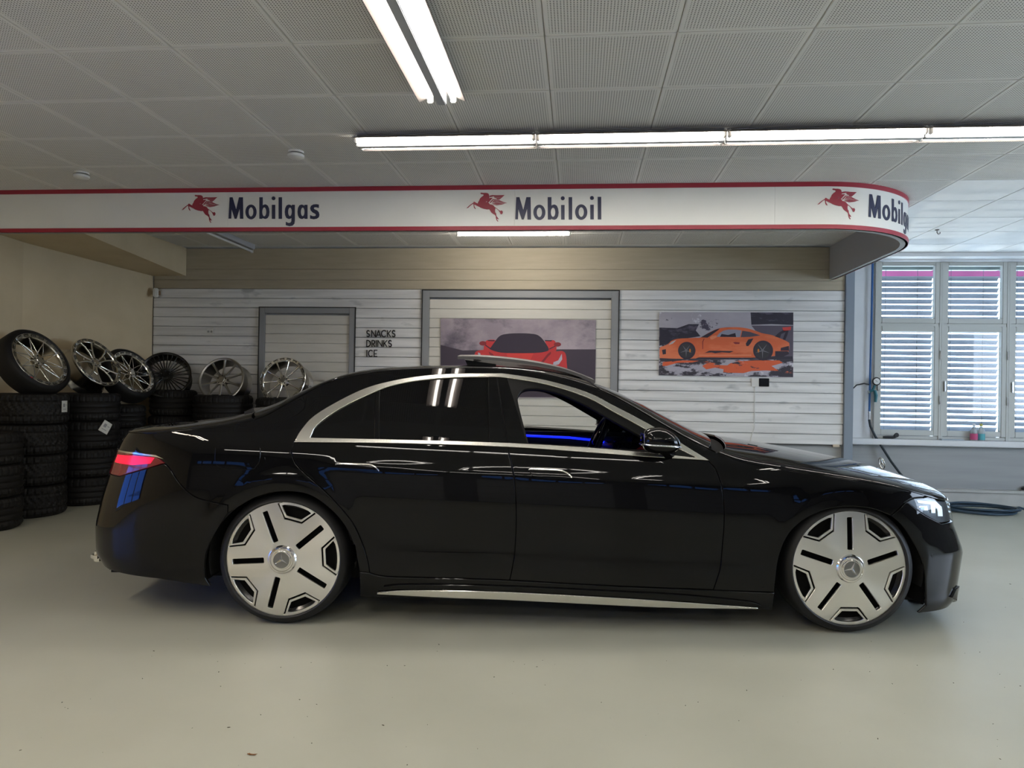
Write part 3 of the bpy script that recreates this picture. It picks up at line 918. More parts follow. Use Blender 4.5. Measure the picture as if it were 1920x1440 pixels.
for s_, nm in ((645, 'print_wing_edge'), (1158, 'print_wing_edge')):
    pr(nm, k48([(s_, 516), (s_ + 66, 518), (s_ + 62, 528), (s_ + 4, 525)]), dark1, 5)
def k66(pts): return [(1220 + x / 6.6207, 570 + y / 6.6207) for x, y in pts]
b2_m = splat('splattered_print', (.40, .375, .43), [((.46, .44, .49), (.7, 1, 2), 1.5, .45, .6, (1, 0, 2)), ((.66, .66, .70), (1, 1, 1), 4.2, .60, .64, (0, 0, 5)), ((.06, .05, .08), (1, 1, 1.2), 5.0, .60, .63, (2, 0, 9)), ((.05, .045, .07), (.5, 1, 2.2), 3.0, .64, .67, (6, 0, 0))])
o, pr = banner('car_banner', 'paint-splattered banner with an orange sports car seen from the side', k66([(107, 100), (1772, 105), (1768, 910), (100, 885)]), b2_m, BACK - .018)
blk = splat('print_ink', (.03, .027, .045), [((.10, .09, .13), (1, 1, 3), 5, .55, .65, (0, 0, 0)), ((.3, .28, .34), (1, 1, 3), 6, .66, .70, (4, 0, 0))])
orange = splat('print_orange', (.66, .135, .05), [((.74, .20, .09), (.6, 1, 2), 3, .45, .62, (0, 0, 0)), ((.48, .09, .035), (.7, 1, 2.5), 4, .6, .72, (3, 0, 0))])
puddle = splat('print_puddle', (.68, .12, .045), [((.05, .04, .06), (1, 1, 2.6), 5.5, .57, .61, (1, 0, 0)), ((.48, .45, .52), (1, 1, 2), 5, .62, .66, (8, 0, 3))])
wash = splat('print_wash', (.42, .40, .47), [((.04, .035, .05), (.8, 1, 2), 4.5, .47, .52, (1, 0, 0)), ((.6, .13, .06), (.7, 1, 3), 4.5, .61, .65, (5, 0, 0)), ((.62, .6, .66), (1, 1, 1), 8, .62, .66, (5, 0, 7))])
pr('print_dark_block', k66([(1240, 106), (1771, 106), (1771, 262), (1500, 250), (1250, 258)]), blk, 1)
pr('print_dark_block', k66([(108, 292), (330, 300), (470, 250), (600, 250), (560, 330), (620, 400), (420, 430), (108, 520)]), blk, 1)
pr('print_dark_block', k66([(1250, 268), (1770, 268), (1768, 690), (1500, 690), (1500, 420), (1300, 330)]), mat('print_slate', (.10, .085, .12), .55), 1)
pr('print_reflection', k66([(104, 690), (1770, 690), (1768, 908), (101, 884)]), wash, 1)
pr('print_puddle', k66([(640, 770), (700, 735), (770, 728), (790, 755), (950, 762), (990, 735), (1100, 712), (1300, 700), (1600, 700), (1640, 730), (1500, 770), (1590, 830), (1420, 825), (1250, 832), (1150, 858), (900, 852), (905, 810), (800, 790), (690, 812)]), puddle, 2)
pr('print_puddle', k66([(150, 720), (400, 700), (600, 705), (520, 725), (330, 730), (200, 768), (145, 770)]), puddle, 2)
pr('print_shadow', k66([(112, 660), (1760, 650), (1766, 688), (112, 690)]), blk, 2)
pr('print_car_body', k66([(112, 672), (112, 548), (150, 526), (215, 498), (255, 458), (330, 432), (440, 425), (560, 420), (620, 416), (700, 368), (790, 322), (870, 298), (980, 288), (1100, 290), (1200, 303), (1300, 332), (1380, 362), (1480, 380), (1550, 402), (1650, 445), (1705, 472), (1722, 492), (1718, 560), (1700, 605), (1640, 628), (1560, 640), (1480, 652), (1250, 665), (900, 664), (600, 662), (560, 676), (330, 680)]), orange, 3, 2)
pr('print_windscreen', k66([(622, 414), (700, 370), (800, 320), (862, 302), (830, 330), (740, 395), (705, 418)]), dark1, 4)
pr('print_side_glass', k66([(815, 408), (850, 365), (900, 332), (960, 318), (1050, 318), (1128, 328), (1108, 412)]), mat('print_glass', (.28, .28, .36), .4), 4)
pr('print_side_glass', k66([(1118, 412), (1138, 332), (1230, 346), (1362, 390), (1240, 408)]), mat('print_glass_dark', (.07, .06, .09), .4), 4)
pr('print_seat', k66([(860, 408), (880, 372), (960, 385), (1050, 360), (1060, 410)]), dark1, 5)
pr('print_intake', k66([(1188, 522), (1180, 492), (1212, 440), (1275, 426), (1240, 490), (1212, 522)]), dark1, 4)
pr('print_front_grille', k66([(140, 570), (188, 560), (190, 620), (150, 628)]), dark1, 4)
pr('print_bumper_vent', k66([(1615, 545), (1715, 520), (1716, 580), (1612, 580)]), dark1, 4)
pr('print_diffuser', k66([(1545, 585), (1700, 585), (1720, 620), (1640, 655), (1545, 655)]), dark1, 4)
pr('print_headlamp', k66([(222, 508), (258, 470), (318, 446), (275, 492)]), mat('print_lamp_grey', (.5, .5, .52), .5), 4)
pr('print_wing_mirror', k66([(735, 415), (760, 395), (815, 390), (822, 412), (770, 440), (745, 440)]), mat('print_orange_pale', (.75, .25, .13), .5), 5)
pr('print_spoiler', k66([(1632, 292), (1742, 280), (1740, 322), (1650, 338)]), red2, 4)
pr('print_spoiler_strut', k66([(1540, 402), (1600, 350), (1640, 328), (1712, 330), (1695, 390), (1670, 446), (1640, 440), (1672, 350), (1620, 372), (1605, 425)]), dark1, 4)
pr('print_sill', k66([(600, 630), (1250, 628), (1248, 642), (600, 642)]), mat('print_orange_pale', (.75, .25, .13), .5), 4)
for cx_, r_ in ((448, 108), (1395, 124)):
    pr('print_tyre', k66(ell(cx_, 578, r_, r_, 36)), dark1, 4)
    pr('print_rim', k66(ell(cx_ - 8, 578, r_ * .78, r_ * .82, 30)), mat('print_rim_grey', (.03, .03, .04), .4), 5)
    for a in range(5):
        w = math.radians(a * 72 + 18)
        pr('print_spoke', k66([(cx_ - 8 + 8 * math.cos(w + 1.5), 578 + 8 * math.sin(w + 1.5)), (cx_ - 8 + r_ * .75 * math.cos(w), 578 + r_ * .78 * math.sin(w)), (cx_ - 8 + 8 * math.cos(w - 1.5), 578 + 8 * math.sin(w - 1.5))]), mat('print_spoke_grey', (.16, .16, .19), .4), 6)
    pr('print_caliper', k66(ell(cx_ + (40 if cx_ < 900 else -58), 580, 11, 24, 14)), mat('print_amber', (.6, .2, .03), .4), 6)
pr('print_door_script', k66([(668, 606), (730, 580), (1000, 584), (1030, 588), (980, 606), (880, 600), (800, 612), (760, 602)]), dark1, 4)
pr('print_door_handle', k66([(1022, 480), (1050, 472), (1105, 478), (1100, 496), (1050, 498)]), dred, 4)
pr('print_door_line', k66([(640, 470), (660, 430), (668, 432), (650, 472), (650, 560), (642, 560)]), dred, 4)
# ---- small things on the boards
q = atY(1428, 717, BACK)
o = thing('wall_thermostat', 'small wall control with a black screen under the orange car banner', 'thermostat', (q[0], BACK - .01, q[2]))
MB().cham((-.025, 0, 0), (.19, .02, .10), .004).build('housing', white_pl, o)
MB().cham((.022, -.012, 0), (.115, .006, .095), .003).build('screen', mat('black_screen', (.01, .01, .012), .15), o)
q = atY(395, 622, BACK)
o = thing('wall_socket', 'white square wall socket on the boards at left', 'socket', (q[0], BACK - .008, q[2]))
MB().cham((0, 0, 0), (.085, .016, .075), .004).build('plate', white_pl, o)
for a in (-.02, .02):
    MB().lathe([(0, 0), (.013, 0), (.013, .004), (0, .004)], 14, Matrix.Translation((a, -.01, 0)) @ Matrix.Rotation(math.pi / 2, 4, 'X')).build('outlet', mat('socket_grey', (.3, .3, .29), .5), o)
q = atY(291, 547, 8.4)
o = thing('motion_sensor', 'small white sensor on a brown bracket high in the left corner', 'sensor', (-5.28, 8.49, q[2]))
MB().cham((0, .02, 0), (.10, .03, .05), .004).build('bracket', mat('brown_bracket', (.32, .2, .11), .6), o)
MB().cham((.015, -.02, 0), (.055, .06, .11), .012).build('sensor_body', white_pl, o)
# thin cable under the thermostat
mb = MB(); mb.tube([(2.03, BACK - .008, 1.40), (2.03, BACK - .008, .9), (2.0, BACK - .008, .80), (1.99, BACK - .008, .70)], .004, 6)
tag(mb.build('wall_cable', white_pl, None, 50), 'thin white cable running down the boards below the wall control', 'cable')

# ================================================================== COMPRESSED AIR LINE, SILL AND FLOOR BITS
blue = mat('blue_hose', (.02, .11, .33), .35); dkhose = mat('dark_hose', (.018, .028, .035), .45)
o = thing('air_line', 'blue compressed air pipe with gauge, blow gun and dark hose beside the window', 'air line', (3.55, WINW - .05, .69))
def opar(x):
    x.parent = o; x.matrix_parent_inverse = Matrix.Translation(o.location).inverted(); return x
pY = WINW - .05
opar(MB().tube([(3.555, pY, 2.95), (3.552, pY, 2.2), (3.545, pY, 1.6), (3.54, pY, 1.10)], .012, 10).build('pipe', blue, None, 50))
opar(MB().tube([(3.54, pY, 1.10), (3.54, pY, 1.085), (3.54, pY, 1.07), (3.54, pY, 1.05), (3.54, pY, 1.03), (3.54, pY, 1.0)], [.014, .018, .012, .018, .012, .014], 10).build('coupling', chrome_s, None, 50))
opar(MB().tube([(3.54, pY, 1.0), (3.55, pY - .01, .92), (3.60, pY - .03, .80), (3.68, pY - .05, .66), (3.77, pY - .08, .50), (3.86, pY - .12, .36), (4.0, pY - .2, .2), (4.15, pY - .3, .05)], .014, 10).build('hose', dkhose, None, 50))
opar(MB().lathe([(0, -.012), (.045, -.012), (.050, -.004), (.050, .012), (.042, .016), (.0, .016)], 28, Matrix.Translation((3.605, pY - .03, 1.468)) @ Matrix.Rotation(math.pi / 2, 4, 'X')).build('gauge_case', mat('black_plastic', (.015, .015, .016), .4), None, 40))
opar(MB().lathe([(0, .017), (.037, .017), (.037, .015)], 24, Matrix.Translation((3.605, pY - .03, 1.468)) @ Matrix.Rotation(math.pi / 2, 4, 'X')).build('gauge_dial', mat('dial_white', (.7, .7, .68), .4), None))
opar(MB().box((3.600, pY - .049, 1.472), (.028, .002, .004), Matrix.Rotation(.6, 3, 'Y')).build('gauge_needle', MATS['black_plastic'], None))
opar(MB().tube([(3.59, pY - .03, 1.42), (3.57, pY - .02, 1.36), (3.535, pY - .01, 1.335)], [.012, .016, .012], 10).build('gauge_stem', mat('teal_tool', (.03, .16, .20), .4), None, 50))
opar(MB().tube([(3.585, pY - .04, 1.36), (3.60, pY - .04, 1.30), (3.595, pY - .04, 1.215)], [.018, .022, .016], 10).build('blow_gun_grip', MATS['teal_tool'], None, 50))
opar(MB().tube([(3.60, pY - .04, 1.345), (3.645, pY - .045, 1.36)], .007, 8).build('blow_gun_trigger', chrome_s, None, 50))
opar(MB().lathe([(0, -.015), (.018, -.015), (.018, .015), (0, .015)], 12, Matrix.Translation((3.535, pY, 1.338)) @ Matrix.Rotation(math.pi / 2, 4, 'Y')).build('valve', chrome_s, None, 40))
opar(MB().tube([(3.54, pY, 1.425), (3.47, pY - .01, 1.44), (3.38, pY - .02, 1.42), (3.28, pY - .02, 1.32), (3.18, pY - .02, 1.15), (3.13, pY - .02, 1.02)], .008, 8).build('branch_hose', MATS['black_plastic'], None, 50))
# polisher on the sill
SZ = .772
o = thing('angle_polisher', 'black angle polisher lying on the window sill', 'power tool', (3.80, WINW - .08, SZ))
o.scale = (.62, .62, .62)
MB().tube([(-.17, 0, .028), (-.10, 0, .03), (.02, 0, .03)], [.022, .026, .028], 12).build('grip', MATS['black_plastic'], o, 50)
MB().tube([(.02, 0, .03), (.05, -.01, .05), (.06, -.02, .075)], [.028, .036, .036], 12).build('gear_head', mat('dark_rubber', (.025, .025, .027), .6), o, 50)
MB().lathe([(0, -.01), (.042, -.01), (.045, .0), (.04, .012), (0, .012)], 24, Matrix.Translation((.06, -.05, .078)) @ Matrix.Rotation(math.pi / 2, 4, 'X')).build('backing_pad', MATS['dark_rubber'], o, 40)
# two bottles
def bottle(px, col, lab, capc):
    q = atY(px, 820, WINW - .09)
    o = thing('spray_bottle', lab, 'bottle', (q[0], WINW - .09, SZ), group='bottles on the window sill')
    clear = mat('clear_plastic', (.75, .82, .86), .15, trans=.6)
    MB().lathe([(0, 0), (.036, 0), (.040, .006), (.040, .10), (.036, .125), (.022, .15), (.014, .165), (.014, .178), (0, .178)], 24).build('body', clear, o, 50)
    MB().lathe([(.0412, .012), (.0412, .085)], 24).build('label_band', mat('bottle_label_' + lab.split()[0], col, .4), o)
    MB().lathe([(0, .176), (.017, .176), (.017, .198), (.012, .204), (0, .204)], 16).build('cap', mat('cap_' + lab.split()[0], capc, .4), o, 40)
bottle(1826, (.62, .10, .25), 'pink-labelled clear plastic bottle on the window sill', (.7, .7, .72))
bottle(1839.5, (.10, .42, .48), 'teal-labelled clear plastic bottle with a yellow cap on the window sill', (.55, .5, .12))
q = atY(1775, 829, WINW - .09)
tag(MB().cham((q[0] + .05, WINW - .10, SZ + .006), (.26, .07, .012), .003).build('sanding_block', mat('pale_blue_card', (.45, .52, .58), .6)), 'flat pale blue strip lying on the window sill left of the bottles', 'strip')
# coiled hose on the floor
o = thing('coiled_hose', 'dark blue hose coiled on the floor under the window', 'hose', (4.55, 8.62, 0))
path = []
for i in range(150):
    w = i / 150 * 2 * math.pi * 4
    r_ = .40 - .035 * math.sin(i * .21) - .012 * (i / 40)
    path.append((r_ * math.cos(w), r_ * .8 * math.sin(w), .015 + .011 * (i / 37.5) + .006 * math.sin(i * .37)))
path += [(.45, .05, .05), (.52, .06, .03), (.58, .02, .014)]
MB().tube(path, .013, 8).build('coil', mat('navy_hose', (.02, .045, .075), .4), o, 50)
MB().tube([(.58, .02, .014), (.62, .0, .014)], .011, 8).build('fitting', chrome_s, o, 50)
# canister at the right picture edge
q = atZ(1918, 948, 0)
o = thing('pump_canister', 'grey canister with a black lid on the floor at the right picture edge', 'canister', (q[0] + .03, q[1] - .02, 0))
MB().lathe([(0, 0), (.06, 0), (.065, .01), (.065, .17), (.055, .19), (0, .19)], 24).build('body', mat('canister_grey', (.4, .42, .45), .4), o, 40)
MB().lathe([(0, .19), (.055, .19), (.055, .215), (.03, .235), (0, .235)], 20).build('lid', MATS['black_plastic'], o, 40)
# grit and leaf scraps on the floor
mb = MB()
rnd = random.Random(3)
for i in range(240):
    if i < 150:
        x, y = rnd.uniform(-2.2, 2.6), rnd.uniform(1.9, 3.7)
    else:
        x, y = rnd.uniform(1.4, 3.2), rnd.uniform(2.2, 5.5)
    r_ = rnd.choice((.0008, .001, .0014, .002)); a = rnd.uniform(0, 6.28); el = rnd.choice((1, 1, 1.6, 3))
    vs = [(x + r_ * el * math.cos(a) * c_ - r_ * math.sin(a) * s_, y + r_ * el * math.sin(a) * c_ + r_ * math.cos(a) * s_, z) for z in (0.0002, r_) for c_, s_ in ((1, 0), (0, 1), (-1, 0), (0, -1))]
    mb.add(vs, [(4, 5, 6, 7), (0, 4, 7, 3), (0, 1, 5, 4), (1, 2, 6, 5), (2, 3, 7, 6)])
tag(mb.build('floor_grit', mat('grit', (.07, .055, .04), .8)), 'scattered dark grit and dust specks on the floor', 'grit', kind='stuff')
q = atZ(467, 1415, 0)
mb = MB()
for s_ in (0, 1, 2):
    a = s_ * 1.1
    mb.add([(q[0] + .012 * math.cos(a + k * 1.6) * (1.6 if k % 2 else .7) + s_ * .008, q[1] + .006 * math.sin(a + k * 1.6), .001 + .003 * (k % 2)) for k in range(4)], [(0, 1, 2, 3)])
tag(mb.build('dry_leaf', mat('dry_leaf_brown', (.22, .10, .035), .7)), 'small brown dry leaf scrap on the floor near the bottom edge', 'leaf')
# ================================================================== THE CAR
D0 = 4.865                       # distance of the car's centre line from the camera
car = thing('saloon_car', 'glossy black four-door luxury saloon with large silver disc wheels', 'car', tuple(FH * D0), (0, 0, YAW))
# local axes: x forward (to the right), y away from the camera (near flank is -y), z up
paint = mat('black_paint', (.003, .003, .0036), .02, ior=1.36)
chrome = mat('polished_trim', (.78, .76, .72), .12, 1)
trim_al = mat('satin_aluminium_trim', (.74, .72, .67), .24, 1)
piano = mat('piano_black', (.003, .003, .0035), .06, spec=.36)
rubber = mat('tyre_rubber', (.010, .010, .011), .55)
under_m = mat('underbody_plastic', (.006, .006, .006), .8)
tint = mat('privacy_glass', (.003, .003, .0035), .02, spec=.36)
cloth_dk = mat('dark_leather', (.012, .011, .011), .5)
# ---- flank section: how far the surface leans at each height (degrees, + leans in going up)
_tz = [.00, .10, .20, .28, .34, .385, .42, .45, .49, .55, .62, .67, .70, .74, .80, .855, .875, .888, .905, .94, .985, 1.03, 1.08, 1.20, 1.30, 1.40, 1.60]
_td = [-24, -20, -13, -8, -5, 0.5, 5.5, 5, -1.5, -4.5, -3.5, -1.2, 1.6, 4.2, 6.0, 7.2, 13, 22, 14, 12, 15, 20, 24, 28, 31, 35, 40]
_zz = np.linspace(0, 1.6, 1601)
_t = np.interp(_zz, _tz, _td)
_k = np.exp(-.5 * (np.arange(-30, 31) / 7.0) ** 2); _k /= _k.sum()
_t = np.convolve(np.pad(_t, 30, mode='edge'), _k, 'valid')
_w = np.concatenate([[0], np.cumsum(-np.tan(np.radians((_t[1:] + _t[:-1]) / 2)) * .001)])
_w = _w - np.interp(.70, _zz, _w) + .968
# calmer section for the corners, without the door crease and hollow
_t2 = np.interp(_zz, [.0, .10, .20, .30, .45, .60, .70, .80, .90, .985, 1.03, 1.08, 1.20, 1.30, 1.40, 1.60], [-24, -18, -11, -7, -3.5, -1, 1.6, 5, 9.5, 15, 20, 24, 28, 31, 35, 40])
_t2 = np.convolve(np.pad(_t2, 30, mode='edge'), _k, 'valid')
_w2 = np.concatenate([[0], np.cumsum(-np.tan(np.radians((_t2[1:] + _t2[:-1]) / 2)) * .001)])
_w2 = _w2 - np.interp(.70, _zz, _w2) + .968
XA_R, XA_F = -1.30, 1.72
NR, NF = 4.0, 3.2
LRr, LFf = 1.75, 1.62
def _sup(n_, ratio):
    ph = np.linspace(0, math.pi / 2, 6000)
    t = np.sin(ph) ** (2 / n_); f = np.cos(ph) ** (2 / n_)
    t[-1] = 1; f[-1] = 0
    L = np.concatenate([[0], np.cumsum(np.hypot(np.diff(t), np.diff(f) * ratio))]); L /= L[-1]
    return L, t, f
SR, SF = _sup(NR, .80), _sup(NF, .95)
_xrz = ([.05, .16, .25, .32, .48, .66, .77, .90, .98, 1.05, 1.3], [-2.36, -2.40, -2.455, -2.50, -2.50, -2.455, -2.42, -2.375, -2.345, -2.30, -2.1])
_xfz = ([.05, .10, .15, .18, .41, .56, .67, .72, .78, .90, 1.3], [2.62, 2.70, 2.745, 2.735, 2.765, 2.70, 2.675, 2.655, 2.60, 2.45, 2.2])
def xr_(z): return np.interp(z, *_xrz)
def xf_(z): return np.interp(z, *_xfz)
WHX = (-1.240, 1.866); WHZ = .361
def sstep(a, b, x):
    t = np.clip((x - a) / (b - a), 0, 1); return t * t * (3 - 2 * t)
def half(x, z, f):
    zeta = z + .036 * (x + .584)
    bl = sstep(-1.15, -.55, x) * (1 - sstep(1.15, 1.75, x))
    w = np.interp(zeta, _zz, _w) * bl + np.interp(zeta, _zz, _w2) * (1 - bl)
    tp = .09 * np.clip((-.75 - x) / .9, 0, 2) ** 2 + .05 * np.clip((x - .45) / .75, 0, 2) ** 2
    w = w - tp * sstep(.98, 1.22, zeta)
    for xw, am in zip(WHX, (.008, .005)):
        r = np.hypot(x - xw, (z - WHZ))
        w = w + am * np.exp(-((r - .43) / .055) ** 2) * sstep(.15, .35, z)
    return w * f
def S_side(q, z):
    def P(q, z):
        lam_r = np.clip((XA_R - q) / LRr, 0, 1); lam_f = np.clip((q - XA_F) / LFf, 0, 1)
        tr, fr_ = np.interp(lam_r, SR[0], SR[1]), np.interp(lam_r, SR[0], SR[2])
        tf, ff = np.interp(lam_f, SF[0], SF[1]), np.interp(lam_f, SF[0], SF[2])
        x = np.where(q < XA_R, XA_R + (xr_(z) - XA_R) * tr, np.where(q > XA_F, XA_F + (xf_(z) - XA_F) * tf, q))
        return np.stack([x, -half(x, z, fr_ * ff), z], 1)
    q = np.asarray(q, float); z = np.asarray(z, float)
    e = .004
    p = P(q, z)
    a = P(q + e, z) - P(q - e, z); b = P(q, z + e) - P(q, z - e)
    n_ = np.cross(a, b)
    ln = np.linalg.norm(n_, axis=1, keepdims=True)
    return p, n_ / np.where(ln < 1e-12, 1, ln)
def q_of(x, z):
    x = np.asarray(x, float)
    tr = np.clip((XA_R - x) / (XA_R - xr_(z)), 0, .9999); tf = np.clip((x - XA_F) / (xf_(z) - XA_F), 0, .9999)
    return np.where(x < XA_R, XA_R - LRr * np.interp(tr, SR[1], SR[0]), np.where(x > XA_F, XA_F + LFf * np.interp(tf, SF[1], SF[0]), x))
def side_w(q, z):
    lam_r = np.clip((XA_R - q) / LRr, 0, 1); lam_f = np.clip((q - XA_F) / LFf, 0, 1)
    tr, fr_ = np.interp(lam_r, SR[0], SR[1]), np.interp(lam_r, SR[0], SR[2])
    tf, ff = np.interp(lam_f, SF[0], SF[1]), np.interp(lam_f, SF[0], SF[2])
    x = np.where(q < XA_R, XA_R + (xr_(z) - XA_R) * tr, np.where(q > XA_F, XA_F + (xf_(z) - XA_F) * tf, q))
    return half(x, z, fr_ * ff)
def cxz(px, py, w):
    d = ray(px, py); k = (D0 - w) / float(d @ FH); p = d * k
    return float(p @ RT), float(p[2]) + CAMH
def cs_many(pts):
    D = np.array([ray(float(a), float(b)) for a, b in pts])
    dx, df, dz = D @ RT, D @ FH, D[:, 2]
    w = np.full(len(D), .9)
    for _ in range(50):
        k = (D0 - w) / df
        x, z = dx * k, dz * k + CAMH
        q = q_of(x, z)
        w = w * .6 + side_w(q, z) * .4
    return np.stack([q, z], 1)
def cs(px, py):
    r = cs_many([(px, py)])[0]
    return float(r[0]), float(r[1])
def side_poly(*segs):
    """Outline from photo measurements; each segment is a smoothed line, or ('q', points) already in car coordinates."""
    out = []
    for sg in segs:
        if sg[0] == 'q':
            out += [np.array(p, float) for p in sg[1]]
        else:
            out += list(cs_many(smooth_line(sg, 4)))
    return np.array(out)
def inset(L, d):
    L = densify(L, .03)
    A = np.sum(L[:, 0] * np.roll(L[:, 1], -1) - np.roll(L[:, 0], -1) * L[:, 1])
    t = np.roll(L, -1, 0) - L
    t /= np.maximum(np.linalg.norm(t, axis=1, keepdims=True), 1e-9)
    n1 = np.stack([-t[:, 1], t[:, 0]], 1) * (1 if A > 0 else -1)
    nn = n1 + np.roll(n1, 1, 0)
    ln = np.linalg.norm(nn, axis=1, keepdims=True)
    nn = nn / np.maximum(ln, .5)
    return L + nn * d
def side_panel(name, loops, m=paint, off=0.0, thick=.012, grid=.032, gap=.0018, sides='both', parent=None):
    ch = .0032 if gap >= .001 else (.0015 if thick >= .01 else 0.0)
    LL = [inset(loops[0], gap + ch)] + [inset(h, -gap - ch) for h in loops[1:]]
    return lift(name, LL, S_side, m, parent or car, off=off, thick=thick, grid=grid, seg=.022, sides=sides, cham=ch)
QMIN, QMAX = XA_R - LRr, XA_F + LFf
# ---- measured lines
SILL = [(674, 1072), (693, 1074), (725, 1081), (840, 1084), (956, 1088), (1152, 1099), (1350, 1107), (1452, 1111)]
RD_REAR = [(551, 829), (546, 847), (555, 870), (577, 892), (605, 917), (637, 950), (663, 983), (680, 1020), (690, 1053), (693, 1074)]
DIV = [(953, 838), (955, 855), (962, 885), (966, 915), (968, 960), (967, 1005), (964, 1045), (956, 1088)]
FD_FRONT = [(1328, 863), (1342, 880), (1352, 906), (1357, 935), (1358, 980), (1355, 1020), (1351, 1062), (1345, 1085), (1338, 1106)]
BELT = [(551, 829), (760, 831.5), (953, 838), (1100, 848), (1207, 856), (1328, 863)]
ARC_O = [(553, 828), (565, 807), (590, 780), (640, 750), (690, 727), (740, 714), (790, 706), (852, 702), (930, 701), (950, 702), (1025, 714), (1100, 736), (1150, 761), (1200, 787), (1250, 815), (1300, 846), (1328, 863)]
ARC_I = [(582, 820), (595, 797), (640, 765), (705, 734), (740, 722), (790, 713), (852, 708), (915, 707), (950, 708.5), (1025, 721), (1100, 745), (1150, 772), (1212, 806), (1262, 836), (1308, 859)]
BELT_U = [(1308, 859), (1207, 848.5), (1100, 839.5), (952, 831), (760, 825), (582, 821)]
RAIL = [(292, 812), (330, 808), (400, 801), (450, 794), (500, 778), (530, 761), (570, 739), (620, 714), (690, 698), (750, 692), (850, 689), (940, 691), (1015, 699), (1100, 721), (1160, 747), (1250, 800), (1300, 828), (1344, 848), (1402, 868), (1504, 885), (1632, 905), (1700, 919), (1735, 929)]
R_ARCH = [(393, 1100), (384, 1085), (384, 1050), (393, 1020), (413, 983), (443, 953), (483, 931), (527, 922), (577, 927), (617, 953), (647, 987), (665, 1023), (674, 1072)]
F_ARCH = [(1452, 1111), (1459, 1052), (1475, 1008), (1504, 977), (1548, 956), (1592, 950), (1635, 954), (1672, 967), (1690, 983), (1708, 1008), (1726, 1043), (1735, 1081), (1737, 1136), (1722, 1149)]
# ---- rail: where flank turns into bonnet, roof and boot
_rail = cs_many(smooth_line(RAIL, 5))
_rail = _rail[np.argsort(_rail[:, 0])]
# the rail goes on round both ends to the centre line
rq = np.concatenate([[QMIN, QMIN + .35, _rail[0, 0] - .10], _rail[:, 0], [_rail[-1, 0] + .12, _rail[-1, 0] + .35, QMAX]])
rz_ = np.concatenate([[1.02, 1.02, _rail[0, 1] - .002], _rail[:, 1], [_rail[-1, 1] - .03, _rail[-1, 1] - .055, _rail[-1, 1] - .06]])
_qd = np.linspace(QMIN, QMAX, 3000)
_rd = np.interp(_qd, rq, rz_)
_k2 = np.exp(-.5 * (np.arange(-40, 41) / 13.0) ** 2); _k2 /= _k2.sum()
_rd = np.convolve(np.pad(_rd, 40, mode='edge'), _k2, 'valid')
def rail_z(q): return np.interp(q, _qd, _rd)
_czx = [-2.60, -2.42, -2.30, -2.10, -1.77, -1.62, -1.45, -1.31, -1.11, -.88, -.52, -.20, .13, .30, .458, .654, .95, 1.18, 1.30, 1.45, 1.68, 2.0, 2.23, 2.42, 2.55, 2.68, 2.8]
_czz = [1.03, 1.04, 1.052, 1.075, 1.115, 1.145, 1.215, 1.285, 1.372, 1.432, 1.457, 1.462, 1.449, 1.428, 1.388, 1.318, 1.180, 1.065, 1.032, 1.010, .975, .925, .884, .838, .79, .72, .68]
_xd = np.linspace(-2.6, 2.8, 2701)
_cd = np.interp(_xd, _czx, _czz)
_k3 = np.exp(-.5 * (np.arange(-90, 91) / 30.0) ** 2); _k3 /= _k3.sum()
_cd = np.convolve(np.pad(_cd, 90, mode='edge'), _k3, 'valid')
def S_top(q, t):
    def P(q, t):
        z0 = rail_z(q)
        p0, _ = S_side(q, z0)
        p1, _ = S_side(q, z0 + .01)
        x = p0[:, 0]; w = -p0[:, 1]; dw = (-p1[:, 1] - w) / .01
        zc = z0 + np.maximum(np.interp(x, _xd, _cd) - z0, .012) * sstep(.0, .55, w)
        h = zc - z0
        a = np.clip(h * .55, .004, .05)
        P1y, P1z = w + dw * a, z0 + a
        P2y, P2z = w * .58, zc
        b0, b1, b2, b3 = (1 - t) ** 3, 3 * t * (1 - t) ** 2, 3 * t * t * (1 - t), t ** 3
        y = b0 * w + b1 * P1y + b2 * P2y
        zz = b0 * z0 + b1 * P1z + b2 * P2z + b3 * zc
        return np.stack([x, -y, zz], 1)
    q = np.clip(np.asarray(q, float), QMIN + .006, QMAX - .006); t = np.asarray(t, float)
    p = P(q, t); e = .004
    a = P(np.clip(q + e, QMIN, QMAX), t) - P(np.clip(q - e, QMIN, QMAX), t); b = P(q, np.clip(t + e, 0, 1)) - P(q, np.clip(t - e, 0, 1))
    n_ = np.cross(a, b)
    ln = np.linalg.norm(n_, axis=1, keepdims=True)
    n_ = n_ / np.where(ln < 1e-12, 1, ln)
    n_[t > .995, 1] = 0
    n_ /= np.maximum(np.linalg.norm(n_, axis=1, keepdims=True), 1e-9)
    return p, n_
def top_panel(name, loop, m=paint, off=0.0, thick=.01, parent=None, holes=()):
    return lift(name, [loop] + list(holes), S_top, m, parent or car, off=off, thick=thick, grid=.035, seg=.03, sides='joined', seam=True, cham=.002)
def rq_px(px, py): return cs(px, py)[0]
def edge(q0, q1, t0=0.0, t1=1.0, n=14, bow=0.0):
    return [(q0 + (q1 - q0) * (i / n) + bow * math.sin(math.pi * i / n * .5), t0 + (t1 - t0) * i / n) for i in range(n + 1)]
